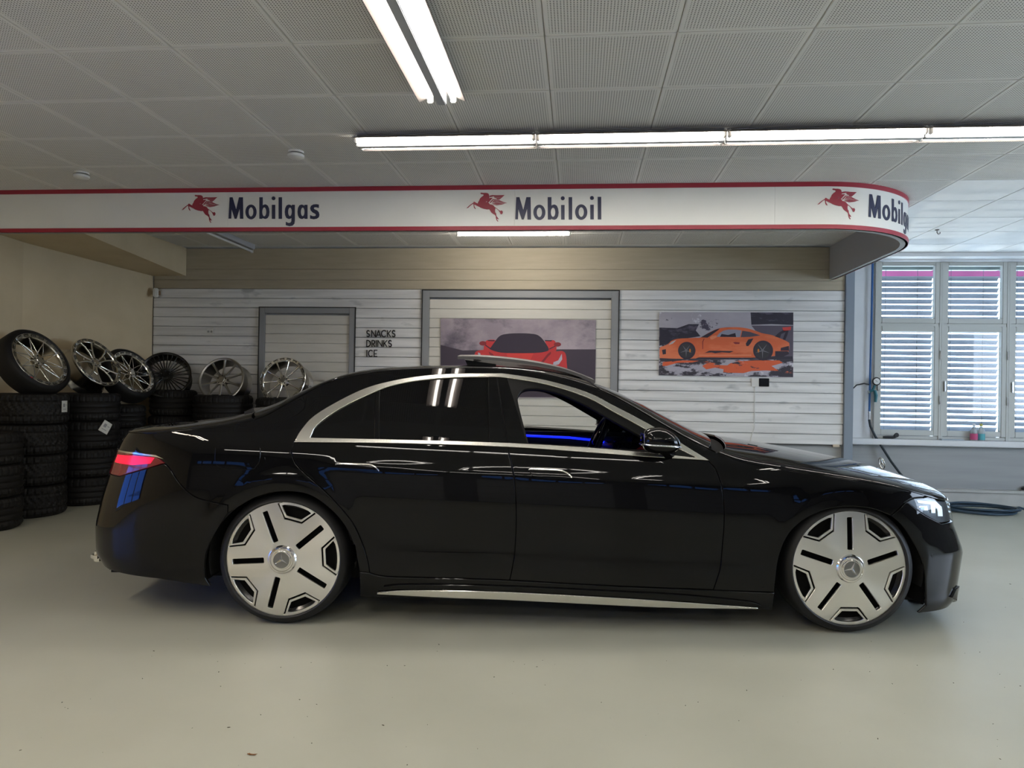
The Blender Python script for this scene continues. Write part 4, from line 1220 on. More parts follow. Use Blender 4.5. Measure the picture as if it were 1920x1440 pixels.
# ---- flank panels
RAIL_S = lambda a, b: [(q, rail_z(q)) for q in np.linspace(a, b, 60)]
q_hl = cs(1735, 929)[0]; q_a = cs(1320, 836)[0]; q_tail = QMIN + .62
side_panel('rear_door', [side_poly(BELT[:3], DIV[1:], [(956, 1088), (840, 1084), (725, 1081), (693, 1074)], RD_REAR[::-1][1:])])
side_panel('front_door', [side_poly(BELT[2:], FD_FRONT[1:], [(1338, 1106), (1152, 1099), (956, 1088)], DIV[::-1][1:])])
fend = side_poly(FD_FRONT, [(1340, 1107), (1452, 1111)], F_ARCH[:8], [(1673, 962), (1697, 942)], [(1701, 940), (1713, 934), (1732, 932)])
fend = np.concatenate([fend, np.array([(q, rail_z(q)) for q in np.linspace(q_hl, q_a, 50)]), side_poly([(1312, 845)], [(1328, 863)])])
side_panel('front_wing', [fend])
TL_TOP = [(308, 868), (293, 857), (270, 853), (250, 850)]
tl_q = cs(250, 850)
quarter = side_poly([(693, 1074), (674, 1072)], R_ARCH[::-1][1:8], [(427, 962), (427, 947)], [(427, 947), (393, 940), (363, 930), (337, 907), (317, 877), (308, 868)], TL_TOP)
quarter = np.concatenate([quarter, np.array([(q_tail, tl_q[1] + .005)]), np.array([(q, rail_z(q)) for q in np.linspace(q_tail, q_a, 200)]), side_poly(ARC_O[::-1]), side_poly(RD_REAR[1:])])
side_panel('side_frame', [quarter])
# fuel flap, only on this flank
side_panel('fuel_flap', [side_poly([(403, 845), (404, 840), (412, 838), (478, 837), (487, 838), (489, 845), (487, 865), (480, 876), (470, 881), (425, 881), (410, 876), (403, 866), (403, 845)])], off=.0045, thick=.005, sides='near', gap=.001)
q_tl = cs(224, 888)
rb = side_poly([(308, 870), (283, 876), (224, 893)])
rb = np.concatenate([rb, np.array([(QMIN + .004, cs(224, 893)[1] - .01), (QMIN + .004, .27), (QMIN + .5, .26)]), side_poly([(300, 1086), (393, 1100)], R_ARCH[1:5], [(427, 962), (427, 947)], [(427, 947), (393, 940), (363, 930), (337, 907), (317, 877), (308, 870)])])
side_panel('rear_bumper', [rb])
red_lens = mat('tail_lamp_lens', (.16, .006, .012), .08, coat=.6)
red_glow = mat('tail_lamp_lit', (.5, .01, .03), .2, emit=(1.0, .004, .03), estr=.75)
tl = side_poly(TL_TOP)
tl = np.concatenate([tl, np.array([(q_tail, tl_q[1] + .004), (q_tail, cs(224, 893)[1])]), side_poly([(224, 893), (283, 876)])])
lens = side_panel('tail_lamp', [tl], red_lens, off=.002, thick=.03)
zt0, zt1 = cs(270, 853)[1], cs(270, 872)[1]
for s_, ln_ in (('near', lens[0]), ('far', lens[1])):
    lift('light_element', [np.array([(cs(290, 860)[0], zt0 - .012), (cs(255, 856)[0], zt0 - .008), (q_tail + .12, zt0 - .014), (q_tail + .12, zt1 - .002), (cs(250, 872)[0], zt1 - .004), (cs(283, 868)[0], zt1 + .010)])], S_side, red_glow, ln_, off=.0035, thick=.001, seg=.03, sides=s_)
    lift('chrome_strip', [np.array([(cs(306, 866)[0], zt0 - .017), (cs(292, 856)[0], zt0 + .002), (cs(255, 849)[0], zt0 + .010), (q_tail, zt0 + .012), (q_tail, zt0 + .002), (cs(255, 852)[0], zt0 + .001), (cs(290, 858.5)[0], zt0 - .007)])], S_side, chrome, ln_, off=.004, thick=.003, seg=.03, sides=s_)
# boot rear face between and above the lamps
br = np.concatenate([np.array([(QMIN + .004, cs(224, 893)[1] - .006), (q_tail - .004, cs(224, 893)[1] + .002), (q_tail - .004, .995)]), np.array([(q, rail_z(q) - .002) for q in np.linspace(q_tail - .004, QMIN + .004, 20)])])
lift('boot_rear', [br], S_side, paint, car, thick=.01, grid=.05, seg=.04, sides='joined', seam=True)
# front bumper and lamp
fb = side_poly([(1672, 967), (1697, 942)], [(1702, 942), (1727, 961), (1748, 973), (1766, 982)])
z_hb = cs(1766, 982)[1]
fb = np.concatenate([fb, np.array([(QMAX - .55, z_hb - .012), (QMAX - .004, z_hb - .012), (QMAX - .004, .12), (QMAX - .6, .095)]), side_poly([(1722, 1150)], F_ARCH[::-1][1:7])])
side_panel('front_bumper', [fb])
lamp_back = mat('lamp_interior', (.015, .015, .018), .3)
q_hi = QMAX - .62
hl = side_poly([(1702, 941), (1713, 935), (1732, 933.5)])
hl = np.concatenate([hl, np.array([(q, rail_z(q) - .006) for q in np.linspace(q_hl + .01, q_hi, 12)]), np.array([(q_hi, z_hb - .008)]), side_poly([(1764, 981), (1748, 972), (1727, 960)])])
hls = side_panel('headlamp', [hl], lamp_back, off=-.012, thick=.02)
for k, s_ in enumerate(('near', 'far')):
    lift('lens', [inset(hl, .002)], S_side, clear_glass('lamp_glass', (.9, .95, .98)), hls[k], off=.001, thick=.0, grid=.03, seg=.025, sides=s_)
    drl = mat('running_light', (.8, .85, .9), .2, emit=(.75, .9, 1.0), estr=.4)
    for P_ in ([(1722, 938), (1757, 941), (1767, 950), (1769, 968), (1762, 968), (1760, 953), (1752, 946), (1725, 943)],
               [(1726, 949), (1740, 949), (1741, 957), (1736, 957), (1735, 953), (1726, 952)],
               [(1748, 946), (1754, 946), (1755, 962), (1749, 962)]):
        lift('light_guide', [side_poly(*[[p] for p in P_])], S_side, drl, hls[k], off=-.004, thick=.006, seg=.02, sides=s_)
    lift('projector', [side_poly(*[[p] for p in [(1727, 950.5), (1734, 950.5), (1734, 955.5), (1728, 955.5)]])], S_side, mat('blue_projector', (.03, .12, .5), .1, emit=(.05, .2, 1), estr=.35), hls[k], off=-.003, thick=.004, seg=.02, sides=s_)
# nose between the lamps: grille
gr = np.concatenate([np.array([(q_hi + .004, z_hb - .006), (QMAX - .004, z_hb - .006)]), np.array([(q, rail_z(q) - .004) for q in np.linspace(QMAX - .004, q_hi + .004, 20)])])
lift('grille', [gr], S_side, mat('grille_black', (.01, .01, .011), .3), car, off=-.012, thick=.01, grid=.05, seg=.04, sides='joined', seam=True)
for zz in np.linspace(z_hb + .02, .70, 4):
    lift('grille_bar', [np.array([(q_hi + .02, zz - .006), (QMAX - .004, zz - .006), (QMAX - .004, zz + .006), (q_hi + .02, zz + .006)])], S_side, chrome, car, off=.004, thick=.012, seg=.04, sides='joined', seam=True)
# bumper fin with its bright outline, lower corner
for s_ in ('near', 'far'):
    lift('bumper_fin', [side_poly(*[[p] for p in [(1782, 1120), (1789, 1104), (1795, 1098), (1799, 1110), (1796, 1126), (1786, 1133)]])], S_side, piano, car, off=.012, thick=.02, seg=.03, sides=s_)
# sill with its bright blade
skirt = side_poly(SILL, [(1448, 1143), (1150, 1131), (956, 1125), (676, 1118)])
side_panel('sill', [skirt], paint, off=.006, thick=.03)
blade = side_poly([(709, 1108), (768, 1103.5), (939, 1106.5), (1150, 1117.5), (1281, 1126), (1418, 1136)], [(1418, 1137.5), (1238, 1134.5), (947, 1120.5), (853, 1117), (709, 1110)])
side_panel('sill_blade', [blade], chrome, off=.026, thick=.018, gap=0, grid=None)
gl = side_poly([(720, 1098), (768, 1094), (939, 1097), (1150, 1107), (1281, 1114), (1400, 1126), (1425, 1133)], [(1418, 1134.5), (1281, 1124.5), (1150, 1116), (939, 1105), (768, 1102), (722, 1104)])
side_panel('sill_upper_blade', [gl], piano, off=.020, thick=.014, gap=0, grid=None)
# ---- bright window surround, glass, pillars
ring_o = side_poly(ARC_O, BELT[::-1])
ring_i = side_poly(ARC_I, BELT_U)
side_panel('window_surround', [ring_o, ring_i], trim_al, off=.006, thick=.012, gap=.0)
side_panel('quarter_glass', [side_poly([(583, 820), (595, 798), (640, 766), (703, 735.5)], [(701.5, 823)])], tint, off=-.004, thick=.004, gap=0)
side_panel('window_divider', [side_poly([(704, 734)], [(712, 731)], [(711, 824)], [(702, 823)])], piano, off=-.001, thick=.01, gap=0)
side_panel('rear_door_glass', [side_poly([(713, 731), (740, 723), (790, 714), (852, 709), (914, 708)], [(916, 829.5)], [(760, 826), (712, 824)])], tint, off=-.004, thick=.004, gap=0)
side_panel('pillar_cover', [side_poly([(915.5, 707)], [(931, 707)], [(951, 831)], [(917, 829.5)])], piano, off=.001, thick=.012, gap=.0008)
side_panel('pillar_cover', [side_poly([(932, 707)], [(951, 709)], [(989, 833)], [(953, 832)])], piano, off=.001, thick=.012, gap=.0008)
opening = side_poly([(988, 833), (978, 790), (969, 752), (971, 738), (979, 729), (992, 725), (1015, 726), (1050, 734), (1100, 757), (1150, 785), (1200, 814), (1222, 832), (1222, 845), (1200, 847.5)], [(1100, 840), (1000, 834)])
wf_o = side_poly([(951.5, 709), (1025, 721.5), (1100, 745.5), (1150, 772.5), (1212, 806.5), (1262, 836.5), (1306, 858.5)], [(1207, 849), (1100, 840), (989, 834)])
opening2 = side_poly([(991, 832), (980, 790), (971, 752), (973, 739), (980, 731), (993, 727.5), (1015, 728), (1050, 736), (1100, 759), (1150, 787), (1200, 816), (1221, 833), (1219, 844), (1200, 845)], [(1100, 837), (1000, 831)])
side_panel('window_frame', [wf_o, opening2], mat('window_frame_black', (.006, .006, .006), .35, spec=.3), off=-.002, thick=.03, gap=.0)
lift('front_door_glass', [opening2], S_side, clear_glass('car_glass', (.93, .95, .95)), car, off=-.008, thick=.0, grid=.06, seg=.04, sides='far')
# ---- top: bonnet, windscreen, roof, rear window, boot lid
qc0, qc1 = cs(1335, 843)[0], 1.36          # foot of the windscreen at the pillar and at the centre line
top_panel('bonnet', np.array(edge(qc0 + .03, qc1 + .02, 0.004, 1) + [(QMAX - .006, 1)] + [(QMAX - .006, .01)] + [(q, .004) for q in np.linspace(QMAX - .05, qc0 + .06, 60)]))
top_panel('cowl', np.array(edge(qc0 - .005, qc1 - .10, .03, 1) + edge(qc0 + .028, qc1 + .015, .03, 1)[::-1]), mat('cowl_plastic', (.004, .004, .004), .7, spec=.2), off=-.03)
qh0, qh1 = .52, .30                         # header of the windscreen
top_panel('windscreen', np.array(edge(qh0, qh1, .10, 1) + edge(qc0 - .02, qc1 - .105, .06, 1)[::-1]), tint, off=-.002, thick=.005)
lift('pillar_top', [np.array([(qh0 - .02, .004), (qc0 + .02, .004), (qc0 - .02, .055), (qh0, .095)])], S_top, paint, car, thick=.01, grid=.03, seg=.03, sides='both')
qb0, qb1 = -1.02, -.86
qe0, qe1 = cs(470, 788)[0], -1.66
roof_hole = np.array([(-.30, .30)] + [(.30, .30), (.30, 1.0), (-.30, 1.0)])
top_panel('roof', np.array(edge(qb0, qb1, .004, 1) + edge(qh0 - .025, qh1 - .012, .004, 1)[::-1]))
top_panel('rear_window', np.array(edge(qe0 + .02, qe1 + .012, .114, 1) + edge(qb0 - .012, qb1 - .012, .12, 1)[::-1]), tint, off=-.002, thick=.005)
lift('rear_pillar_top', [np.array(edge(qe0 + .02, qe0 + .02, .004, .112, 3) + edge(qb0 - .01, qb0 - .01, .004, .112, 3)[::-1])], S_top, paint, car, thick=.01, grid=.03, seg=.03, sides='both')
top_panel('boot_lid', np.array([(QMIN + .006, .004), (QMIN + .006, 1.0)] + edge(qe0 + .0185, qe1 + .0105, .004, 1)[::-1] + [(q, .004) for q in np.linspace(qe0 - .02, QMIN + .05, 30)]))
# raised glass sunroof
mb = MB()
def roof_pt(px, py, y):
    d = ray(px, py); k = (D0 + y) / float(d @ FH); p = d * k
    return float(p @ RT), y, float(p[2]) + CAMH
ed = smooth_line([(858, 671), (900, 671.5), (950, 675.5), (1000, 682), (1050, 692.5), (1085, 704), (1115, 716)], 3)
top_, bot_ = [], []
rows = []
for px, py in ed:
    x, _, z = roof_pt(px, py, -.52)
    rows.append([(x, y, z + .010 + .028 * (1 - (y / .52) ** 2) - dz) for dz in (0, .018) for y in np.linspace(-.52, .52, 13)])
vs = [p for r in rows for p in r]; n_ = 26
fs = []
for i in range(len(rows) - 1):
    for j in range(12):
        fs.append((i * n_ + j, (i + 1) * n_ + j, (i + 1) * n_ + j + 1, i * n_ + j + 1))
        fs.append((i * n_ + 13 + j, i * n_ + 14 + j, (i + 1) * n_ + 14 + j, (i + 1) * n_ + 13 + j))
    fs.append((i * n_, i * n_ + 13, (i + 1) * n_ + 13, (i + 1) * n_)); fs.append((i * n_ + 12, (i + 1) * n_ + 12, (i + 1) * n_ + 25, i * n_ + 25))
for i in (0, len(rows) - 1):
    for j in range(12):
        fs.append((i * n_ + j, i * n_ + j + 1, i * n_ + 14 + j, i * n_ + 13 + j))
mb.add(vs, fs)
so = mb.build('sunroof_panel', mat('sunroof_glass', (.10, .095, .09), .25, coat=.3), car, 35)
for s_ in (-1, 1):
    MB().add([(-.27, s_ * .47, 1.44), (-.10, s_ * .47, 1.44), (-.10, s_ * .47, 1.462), (-.29, s_ * .47, 1.485), (-.27, s_ * .45, 1.44), (-.10, s_ * .45, 1.44), (-.10, s_ * .45, 1.462), (-.29, s_ * .45, 1.485)], [(0, 1, 2, 3), (7, 6, 5, 4), (0, 4, 5, 1), (2, 6, 7, 3), (0, 3, 7, 4), (1, 5, 6, 2)]).build('lift_arm', under_m, so)
# ---- inner dark shell so that gaps read dark
shell = np.concatenate([side_poly([(676, 1112), (1448, 1135)], F_ARCH[:8]), np.array([(q_hl, rail_z(q_hl) - .03)]), np.array([(q, rail_z(q) - .01) for q in np.linspace(q_hl, q_tail, 120)]), np.array([(q_tail, .3)]), side_poly([(393, 1096)], R_ARCH[1:])])
for s_ in ('near', 'far'):
    lift('inner_shell', [shell, inset(opening2, -.006)], S_side, under_m, car, off=-.016, thick=0, grid=.09, seg=.04, sides=s_)
# ---- underbody, wheel housings
MB().cham((.31, 0, .24), (4.3, 1.22, .14), .03).build('underbody', under_m, car)
for xw in WHX:
    for s_ in (-1, 1):
        mb = MB()
        pr_ = [(.405, -.93), (.405, -.62), (.0, -.62)]
        prof = [(r, s_ * h * -1 * -1) for r, h in pr_]
        Mx = Matrix.Translation((xw, 0, WHZ)) @ Matrix.Rotation(-math.pi / 2, 4, 'X')
        # local Z of the lathe becomes car y
        mb.lathe([(r, (h if s_ < 0 else -h)) for r, h in pr_], 40, Mx, a0=math.radians(166), a1=math.radians(374))
        mb.build('wheel_housing', under_m, car)
MB().cham((2.345, 0, .36), (.03, 1.62, .46), .01).build('front_bulkhead', under_m, car)
MB().cham((-1.72, 0, .40), (.03, 1.68, .40), .01).build('rear_bulkhead', under_m, car)
# bumper undersides
MB().cham((-2.0, 0, .245), (.62, 1.5, .05), .02).build('rear_undertray', under_m, car)
MB().cham((2.36, 0, .13), (.36, 1.3, .04), .015).build('front_undertray', under_m, car)
# exhaust trim
for s_ in (-1, 1):
    mb = MB()
    mb.cham((-2.415, s_ * .60, .292), (.07, .16, .06), .02)
    mb.build('exhaust_tip', chrome, car)
# parking sensors
for px, py in ((300, 986), (1749, 1042)):
    q, z = cs(px, py)
    lift('parking_sensor', [np.array([(q + .011 * math.cos(a), z + .011 * math.sin(a)) for a in np.linspace(0, 6.1, 16)])], S_side, piano, car, off=.0015, thick=.003, sides='near')
# ---- door handles
for P_ in ([(630, 870), (637, 868.5), (690, 870), (703, 874), (711, 881), (707, 884), (690, 884.5), (640, 883), (635, 879)], [(991, 880), (1000, 879), (1046, 881), (1062, 886), (1072, 894), (1067, 898), (1050, 898), (1006, 896), (996, 889)]):
    h = side_panel('door_handle', [side_poly(P_ + [P_[0]])], piano, off=.012, thick=.012, gap=0, grid=.02)
    tp = P_[:5]
    for k, s_ in enumerate(('near', 'far')):
        lift('chrome_edge', [side_poly(tp, [(x, y + 2.6) for x, y in tp[::-1]])], S_side, chrome, h[k], off=.0145, thick=.004, seg=.02, sides=s_)
# ---- wing mirrors
def mirror(s_):
    e = link('wing_mirror', None, car)
    mx, mz = cxz(1238, 826, 1.02)
    def shell_pts(sx, sy, sz, n1=26, n2=16, cut=None):
        vs, fs = [], []
        for i in range(n2 + 1):
            ph = -math.pi / 2 + math.pi * i / n2
            for j in range(n1):
                th = 2 * math.pi * j / n1
                ex = lambda v, p: math.copysign(abs(v) ** p, v)
                cx_ = ex(math.cos(ph), .75) * ex(math.cos(th), .7); cy__ = ex(math.cos(ph), .75) * ex(math.sin(th), .85); cz_ = ex(math.sin(ph), .9)
                x = cx_ * sx
                # tapers towards the front, low chin
                k = 1 - .28 * max(0, cx_) ** 1.5
                z = cz_ * sz * k - .018 * max(0, cx_)
                vs.append((mx + x, s_ * (1.02 + cy__ * sy * (1 - .15 * max(0, cx_))), mz + z))
        for i in range(n2):
            for j in range(n1):
                fs.append((i * n1 + j, i * n1 + (j + 1) % n1, (i + 1) * n1 + (j + 1) % n1, (i + 1) * n1 + j))
        return vs, fs
    mb = MB(); v, f = shell_pts(.105, .10, .070); mb.add(v, f if s_ > 0 else [tuple(reversed(q)) for q in f]); mb.build('housing', paint, e, 60)
    # bright indicator strip round the housing
    mb = MB()
    st = []
    for j in range(26):
        th = 2 * math.pi * j / 26
        ex = lambda v, p: math.copysign(abs(v) ** p, v)
        cx_ = ex(math.cos(th), .7); cy__ = ex(math.sin(th), .85)
        st.append((mx + cx_ * .1055, s_ * (1.02 + cy__ * .1005 * (1 - .15 * max(0, cx_))), mz - .020 - .012 * max(0, cx_)))
    mb.tube(st, .0055, 8, closed=True); mb.build('indicator_strip', mat('indicator_chrome', (.75, .78, .85), .1, 1), e, 60)
    mb = MB(); mb.box((mx - .094, s_ * 1.02, mz + .008), (.006, .11, .06)); mb.build('mirror_glass', chrome, e)
    mb = MB(); mb.tube([(mx + .02, s_ * 1.0, mz - .055), (mx + .05, s_ * .95, mz - .075), (mx + .10, s_ * .87, mz - .085)], [.022, .026, .03], 10); mb.build('mirror_foot', piano, e, 60)
for s_ in (-1, 1):
    mirror(s_)
# ---- bonnet star
e = link('bonnet_star', None, car)
sx_, _, sz_ = roof_pt(1656, 884, 0)
sx_ -= .01; sz_ = float(np.interp(sx_, _xd, _cd))
R_ = .036; cz_ = sz_ + .012 + R_
MB().tube([(sx_, 0, sz_ - .01), (sx_, 0, sz_ + .015)], [.012, .005], 10).build('stem', chrome, e, 50)
ringp = [(sx_ - .008 * math.sin(a) , R_ * math.cos(a), cz_ + R_ * math.sin(a)) for a in np.linspace(0, 2 * math.pi, 33)[:-1]]
MB().tube(ringp, .0032, 8, closed=True).build('ring', chrome, e, 60)
mb = MB()
for k in range(3):
    a = math.pi / 2 + k * 2 * math.pi / 3
    mb.tube([(sx_, 0, cz_), (sx_ - .008 * math.sin(a), R_ * math.cos(a), cz_ + R_ * math.sin(a))], [.0055, .0018], 6)
mb.build('star', chrome, e, 60)
e.rotation_euler = (0, 0, 0)
# ---- wheels
brushed = mat('brushed_wheel_face', (.86, .84, .80), .30, 1)
n, l, p = nodes_of(brushed)
tg = n.new('ShaderNodeTangent'); tg.direction_type = 'RADIAL'; tg.axis = 'Z'
l.new(tg.outputs[0], p.inputs['Tangent']); p.inputs['Anisotropic'].default_value = .82
rim_dark = mat('gloss_black_rim', (.006, .006, .007), .15)
cap_m = mat('cap_chrome', (.80, .78, .76), .10, 1)
RR, TR = .3115, .361
def pol(r, a): return (r * math.cos(math.radians(a)), r * math.sin(math.radians(a)))
def dish(r): return .012 * (1 - np.clip(r / RR, 0, 1) ** 2) + .004
def S_wheel(a, b):
    r = np.hypot(a, b)
    P = np.stack([a, b, dish(r)], 1)
    sl = .024 * r / RR ** 2
    N = np.stack([sl * a / np.maximum(r, 1e-6), sl * b / np.maximum(r, 1e-6), np.ones_like(a)], 1)
    return P, N / np.linalg.norm(N, axis=1, keepdims=True)
def arc_pts(r, a0, a1, n=8): return [pol(r, a0 + (a1 - a0) * i / n) for i in range(n + 1)]
def build_wheel():
    e = link('wheel', None, car)
    # local Z is the outward axle
    tyre = [(TR - .030, -.245), (TR - .004, -.225), (TR, -.19), (TR, -.055), (TR - .005, -.022), (TR - .016, .006), (RR + .008, .018), (RR + .001, .012), (RR, -.01), (RR, -.23)]
    MB().lathe(tyre, 96).build('tyre', rubber, e, 45)
    MB().lathe([(RR, -.012), (RR - .012, -.02), (RR - .03, -.03), (RR - .035, -.21), (RR, -.22)], 72).build('rim_barrel', rim_dark, e, 40)
    MB().lathe([(0, -.035), (RR - .02, -.035), (RR - .02, -.045), (0, -.045)], 60).build('backing_disc', mat('matt_black_rim', (.002, .002, .002), .7, spec=.15), e, 40)
    outer = arc_pts(RR, 0, 360, 120)[:-1]
    slots, grooves, islands = [], [], []
    for k in range(5):
        a = 112 + 72 * k
        ca, sa = math.cos(math.radians(a)), math.sin(math.radians(a))
        w_ = .0162
        q = []
        r0, r1, rc = .101, .279, .006
        for (rr, tt) in ((r0, -w_ + rc), (r0 + rc * .3, -w_ + rc * .3), (r0 + rc, -w_), (r1 - rc, -w_), (r1 - rc * .3, -w_ + rc * .3), (r1, -w_ + rc), (r1, w_ - rc), (r1 - rc * .3, w_ - rc * .3), (r1 - rc, w_), (r0 + rc, w_), (r0 + rc * .3, w_ - rc * .3), (r0, w_ - rc)):
            q.append((rr * ca - tt * sa, rr * sa + tt * ca))
        slots.append(np.array(q))
        b = a - 36
        # window cut-out with a border island
        def hexa(d_in, d_side, ro):
            return [pol(.218 + d_in, b - 13.2 + d_side * .75), pol(.218 + d_in, b + 13.2 - d_side * .75), pol(ro * .985, b + 21 - d_side)] + arc_pts(ro, b + 20.6 - d_side, b - 20.6 + d_side, 10)[1:-1] + [pol(ro * .985, b - 21 + d_side)]
        grooves.append(np.array(hexa(0, 0, RR - .0015)))
        islands.append([np.array(hexa(.0105, 1.95, RR - .0018)), np.array(hexa(.020, 4.2, RR - .014))])
    cen = np.array(arc_pts(.04, 0, 360, 40)[:-1])
    f = lift('rim_face', [np.array(outer)] + slots + grooves + [cen], S_wheel, brushed, e, thick=.02, grid=.02, seg=.012)
    for i_ in islands:
        lift('window_border', i_, S_wheel, brushed, e, thick=.018, seg=.012)
    # centre cap
    MB().lathe([(.078, .010), (.078, .019), (.072, .026), (.064, .028), (.060, .024), (.052, .024), (.050, .029), (.044, .031), (.0, .032)], 64).build('centre_cap', cap_m, e, 25)
    MB().lathe([(.047, .0315), (.0, .0335)], 48).build('cap_inlay', mat('cap_grey', (.25, .25, .25), .35, .8), e, 40)
    MB().lathe([(.0475, .030), (.0475, .0352), (.0440, .0352), (.0440, .030)], 48).build('cap_ring', cap_m, e, 40)
    mb = MB()
    for k in range(3):
        a = math.pi / 2 + 2 * math.pi * k / 3
        t_ = Vector((math.cos(a), math.sin(a), 0)); n2 = Vector((-math.sin(a), math.cos(a), 0))
        P = [t_ * .0445, n2 * .0065 + t_ * .004, n2 * -.0065 + t_ * .004, Vector((0, 0, .006))]
        P = [q + Vector((0, 0, .0335)) for q in P]
        mb.add(P, [(0, 1, 3), (0, 3, 2), (1, 2, 3)])
    mb.build('cap_star', cap_m, e)
    MB().lathe([(0, -.06), (.19, -.06), (.19, -.08), (0, -.08)], 48).build('brake_disc', mat('brake_steel', (.2, .2, .2), .35, 1), e, 40)
    return e
w0 = build_wheel()
first_w = True
for xw, rot_ in ((WHX[0], 0.0), (WHX[1], -21.5)):
    for s_ in (-1, 1):
        w = w0 if first_w else copy_tree(w0, car)
        first_w = False
        # wheel Z (outward) -> -y on the near side
        base = Matrix.Rotation(math.pi / 2, 4, 'X') if s_ < 0 else Matrix.Rotation(-math.pi / 2, 4, 'X')
        w.matrix_local = Matrix.Translation((xw, s_ * .922, TR - .001)) @ base @ Matrix.Rotation(math.radians(rot_), 4, 'Z')
# ---- cabin
MB().cham((.98, 0, .84), (.62, 1.46, .16), .05).build('dashboard', cloth_dk, car)
MB().tube([(.74, y, .885 + .02 * math.cos(y * 3)) for y in np.linspace(-.72, .72, 15)], .035, 10).build('dashboard_roll', cloth_dk, car, 60)
MB().cham((.72, .0, .86), (.03, .24, .20), .008).build('centre_display', mat('display_black', (.008, .008, .01), .08), car)
MB().cham((.86, .36, .96), (.012, .30, .11), .006).build('driver_display', MATS['display_black'], car)
mb = MB(); mb.cham((0, 0, 0), (.10, .02, .045), .008)
o_ = mb.build('painted_screen_reflection', mat('painted_red_reflection', (.25, .02, .02), .4), car); o_.location = (.79, -.48, .945); o_.rotation_euler = (0, -.5, .2)  # small red block painted in for a red reflection on a screen
# steering wheel on the far side
sw = link('steering_wheel', None, car)
ring = []
Msw = Matrix.Translation((.625, .37, .945)) @ Matrix.Rotation(math.radians(-66), 4, 'Y')
for k in range(40):
    a = 2 * math.pi * k / 40
    ring.append(Msw @ Vector((.185 * math.cos(a), .185 * math.sin(a), 0)))
MB().tube(ring, .021, 10, closed=True).build('wheel_rim', cloth_dk, sw, 60)
MB().lathe([(0, -.02), (.075, -.02), (.085, 0), (.07, .02), (0, .03)], 24, Msw).build('hub', MATS['display_black'], sw, 60)
for a in (0, 180, 270):
    v_ = Vector(pol(.17, a)).to_3d()
    MB().tube([Msw @ (v_ * .3), Msw @ v_], .014, 8).build('spoke', cap_m if a == 270 else piano, sw, 60)
# inside of the far doors with the blue light strip
for s_ in (-1, 1):
    mb = MB()
    mb.cham((-.25, s_ * .80, .70), (2.35, .08, .56), .03)
    d_ = mb.build('door_card', cloth_dk, car)
    MB().tube([(-1.2, s_ * .752, .953), (-.4, s_ * .752, .952), (.12, s_ * .752, .946), (.45, s_ * .752, .936), (.66, s_ * .75, .918), (.78, s_ * .74, .895)], .0085, 8).build('blue_light_strip', mat('blue_ambient_light', (.02, .02, .4), .4, emit=(.004, .012, 1.0), estr=1.5), d_, 60)
MB().cham((-.25, 0, .30), (2.9, 1.5, .06), .02).build('cabin_floor', cloth_dk, car)
MB().cham((.35, 0, .55), (.9, .26, .46), .05).build('centre_console', cloth_dk, car)
for s_ in (-1, 1):
    st_ = link('front_seat', None, car)
    MB().cham((.0, s_ * .37, .50), (.55, .52, .20), .06).build('cushion', cloth_dk, st_)
    mb = MB(); mb.cham((0, 0, 0), (.16, .50, .62), .06); b_ = mb.build('backrest', cloth_dk, st_); b_.location = (-.36, s_ * .37, .80); b_.rotation_euler = (0, -.42, 0)
    mb = MB(); mb.cham((0, 0, 0), (.11, .28, .18), .045); b_ = mb.build('headrest', cloth_dk, st_); b_.location = (-.56, s_ * .37, 1.16); b_.rotation_euler = (0, -.35, 0)
MB().cham((-1.05, 0, .52), (.55, 1.4, .24), .06).build('rear_bench', cloth_dk, car)
mb = MB(); mb.cham((0, 0, 0), (.18, 1.4, .66), .06); b_ = mb.build('rear_backrest', cloth_dk, car); b_.location = (-1.42, 0, .86); b_.rotation_euler = (0, -.4, 0)
# headliner
mb = MB()
vs = []
for x in np.linspace(-.9, .42, 12):
    for y in np.linspace(-.60, .60, 9):
        zc = float(np.interp(x, _xd, _cd))
        vs.append((x, y, zc - .055 - .09 * (abs(y) / .6) ** 3))
fs = [(i * 9 + j, i * 9 + j + 1, (i + 1) * 9 + j + 1, (i + 1) * 9 + j) for i in range(11) for j in range(8)]
mb.add(vs, fs); mb.build('headliner', mat('headliner_black', (.012, .012, .012), .8), car, 60)
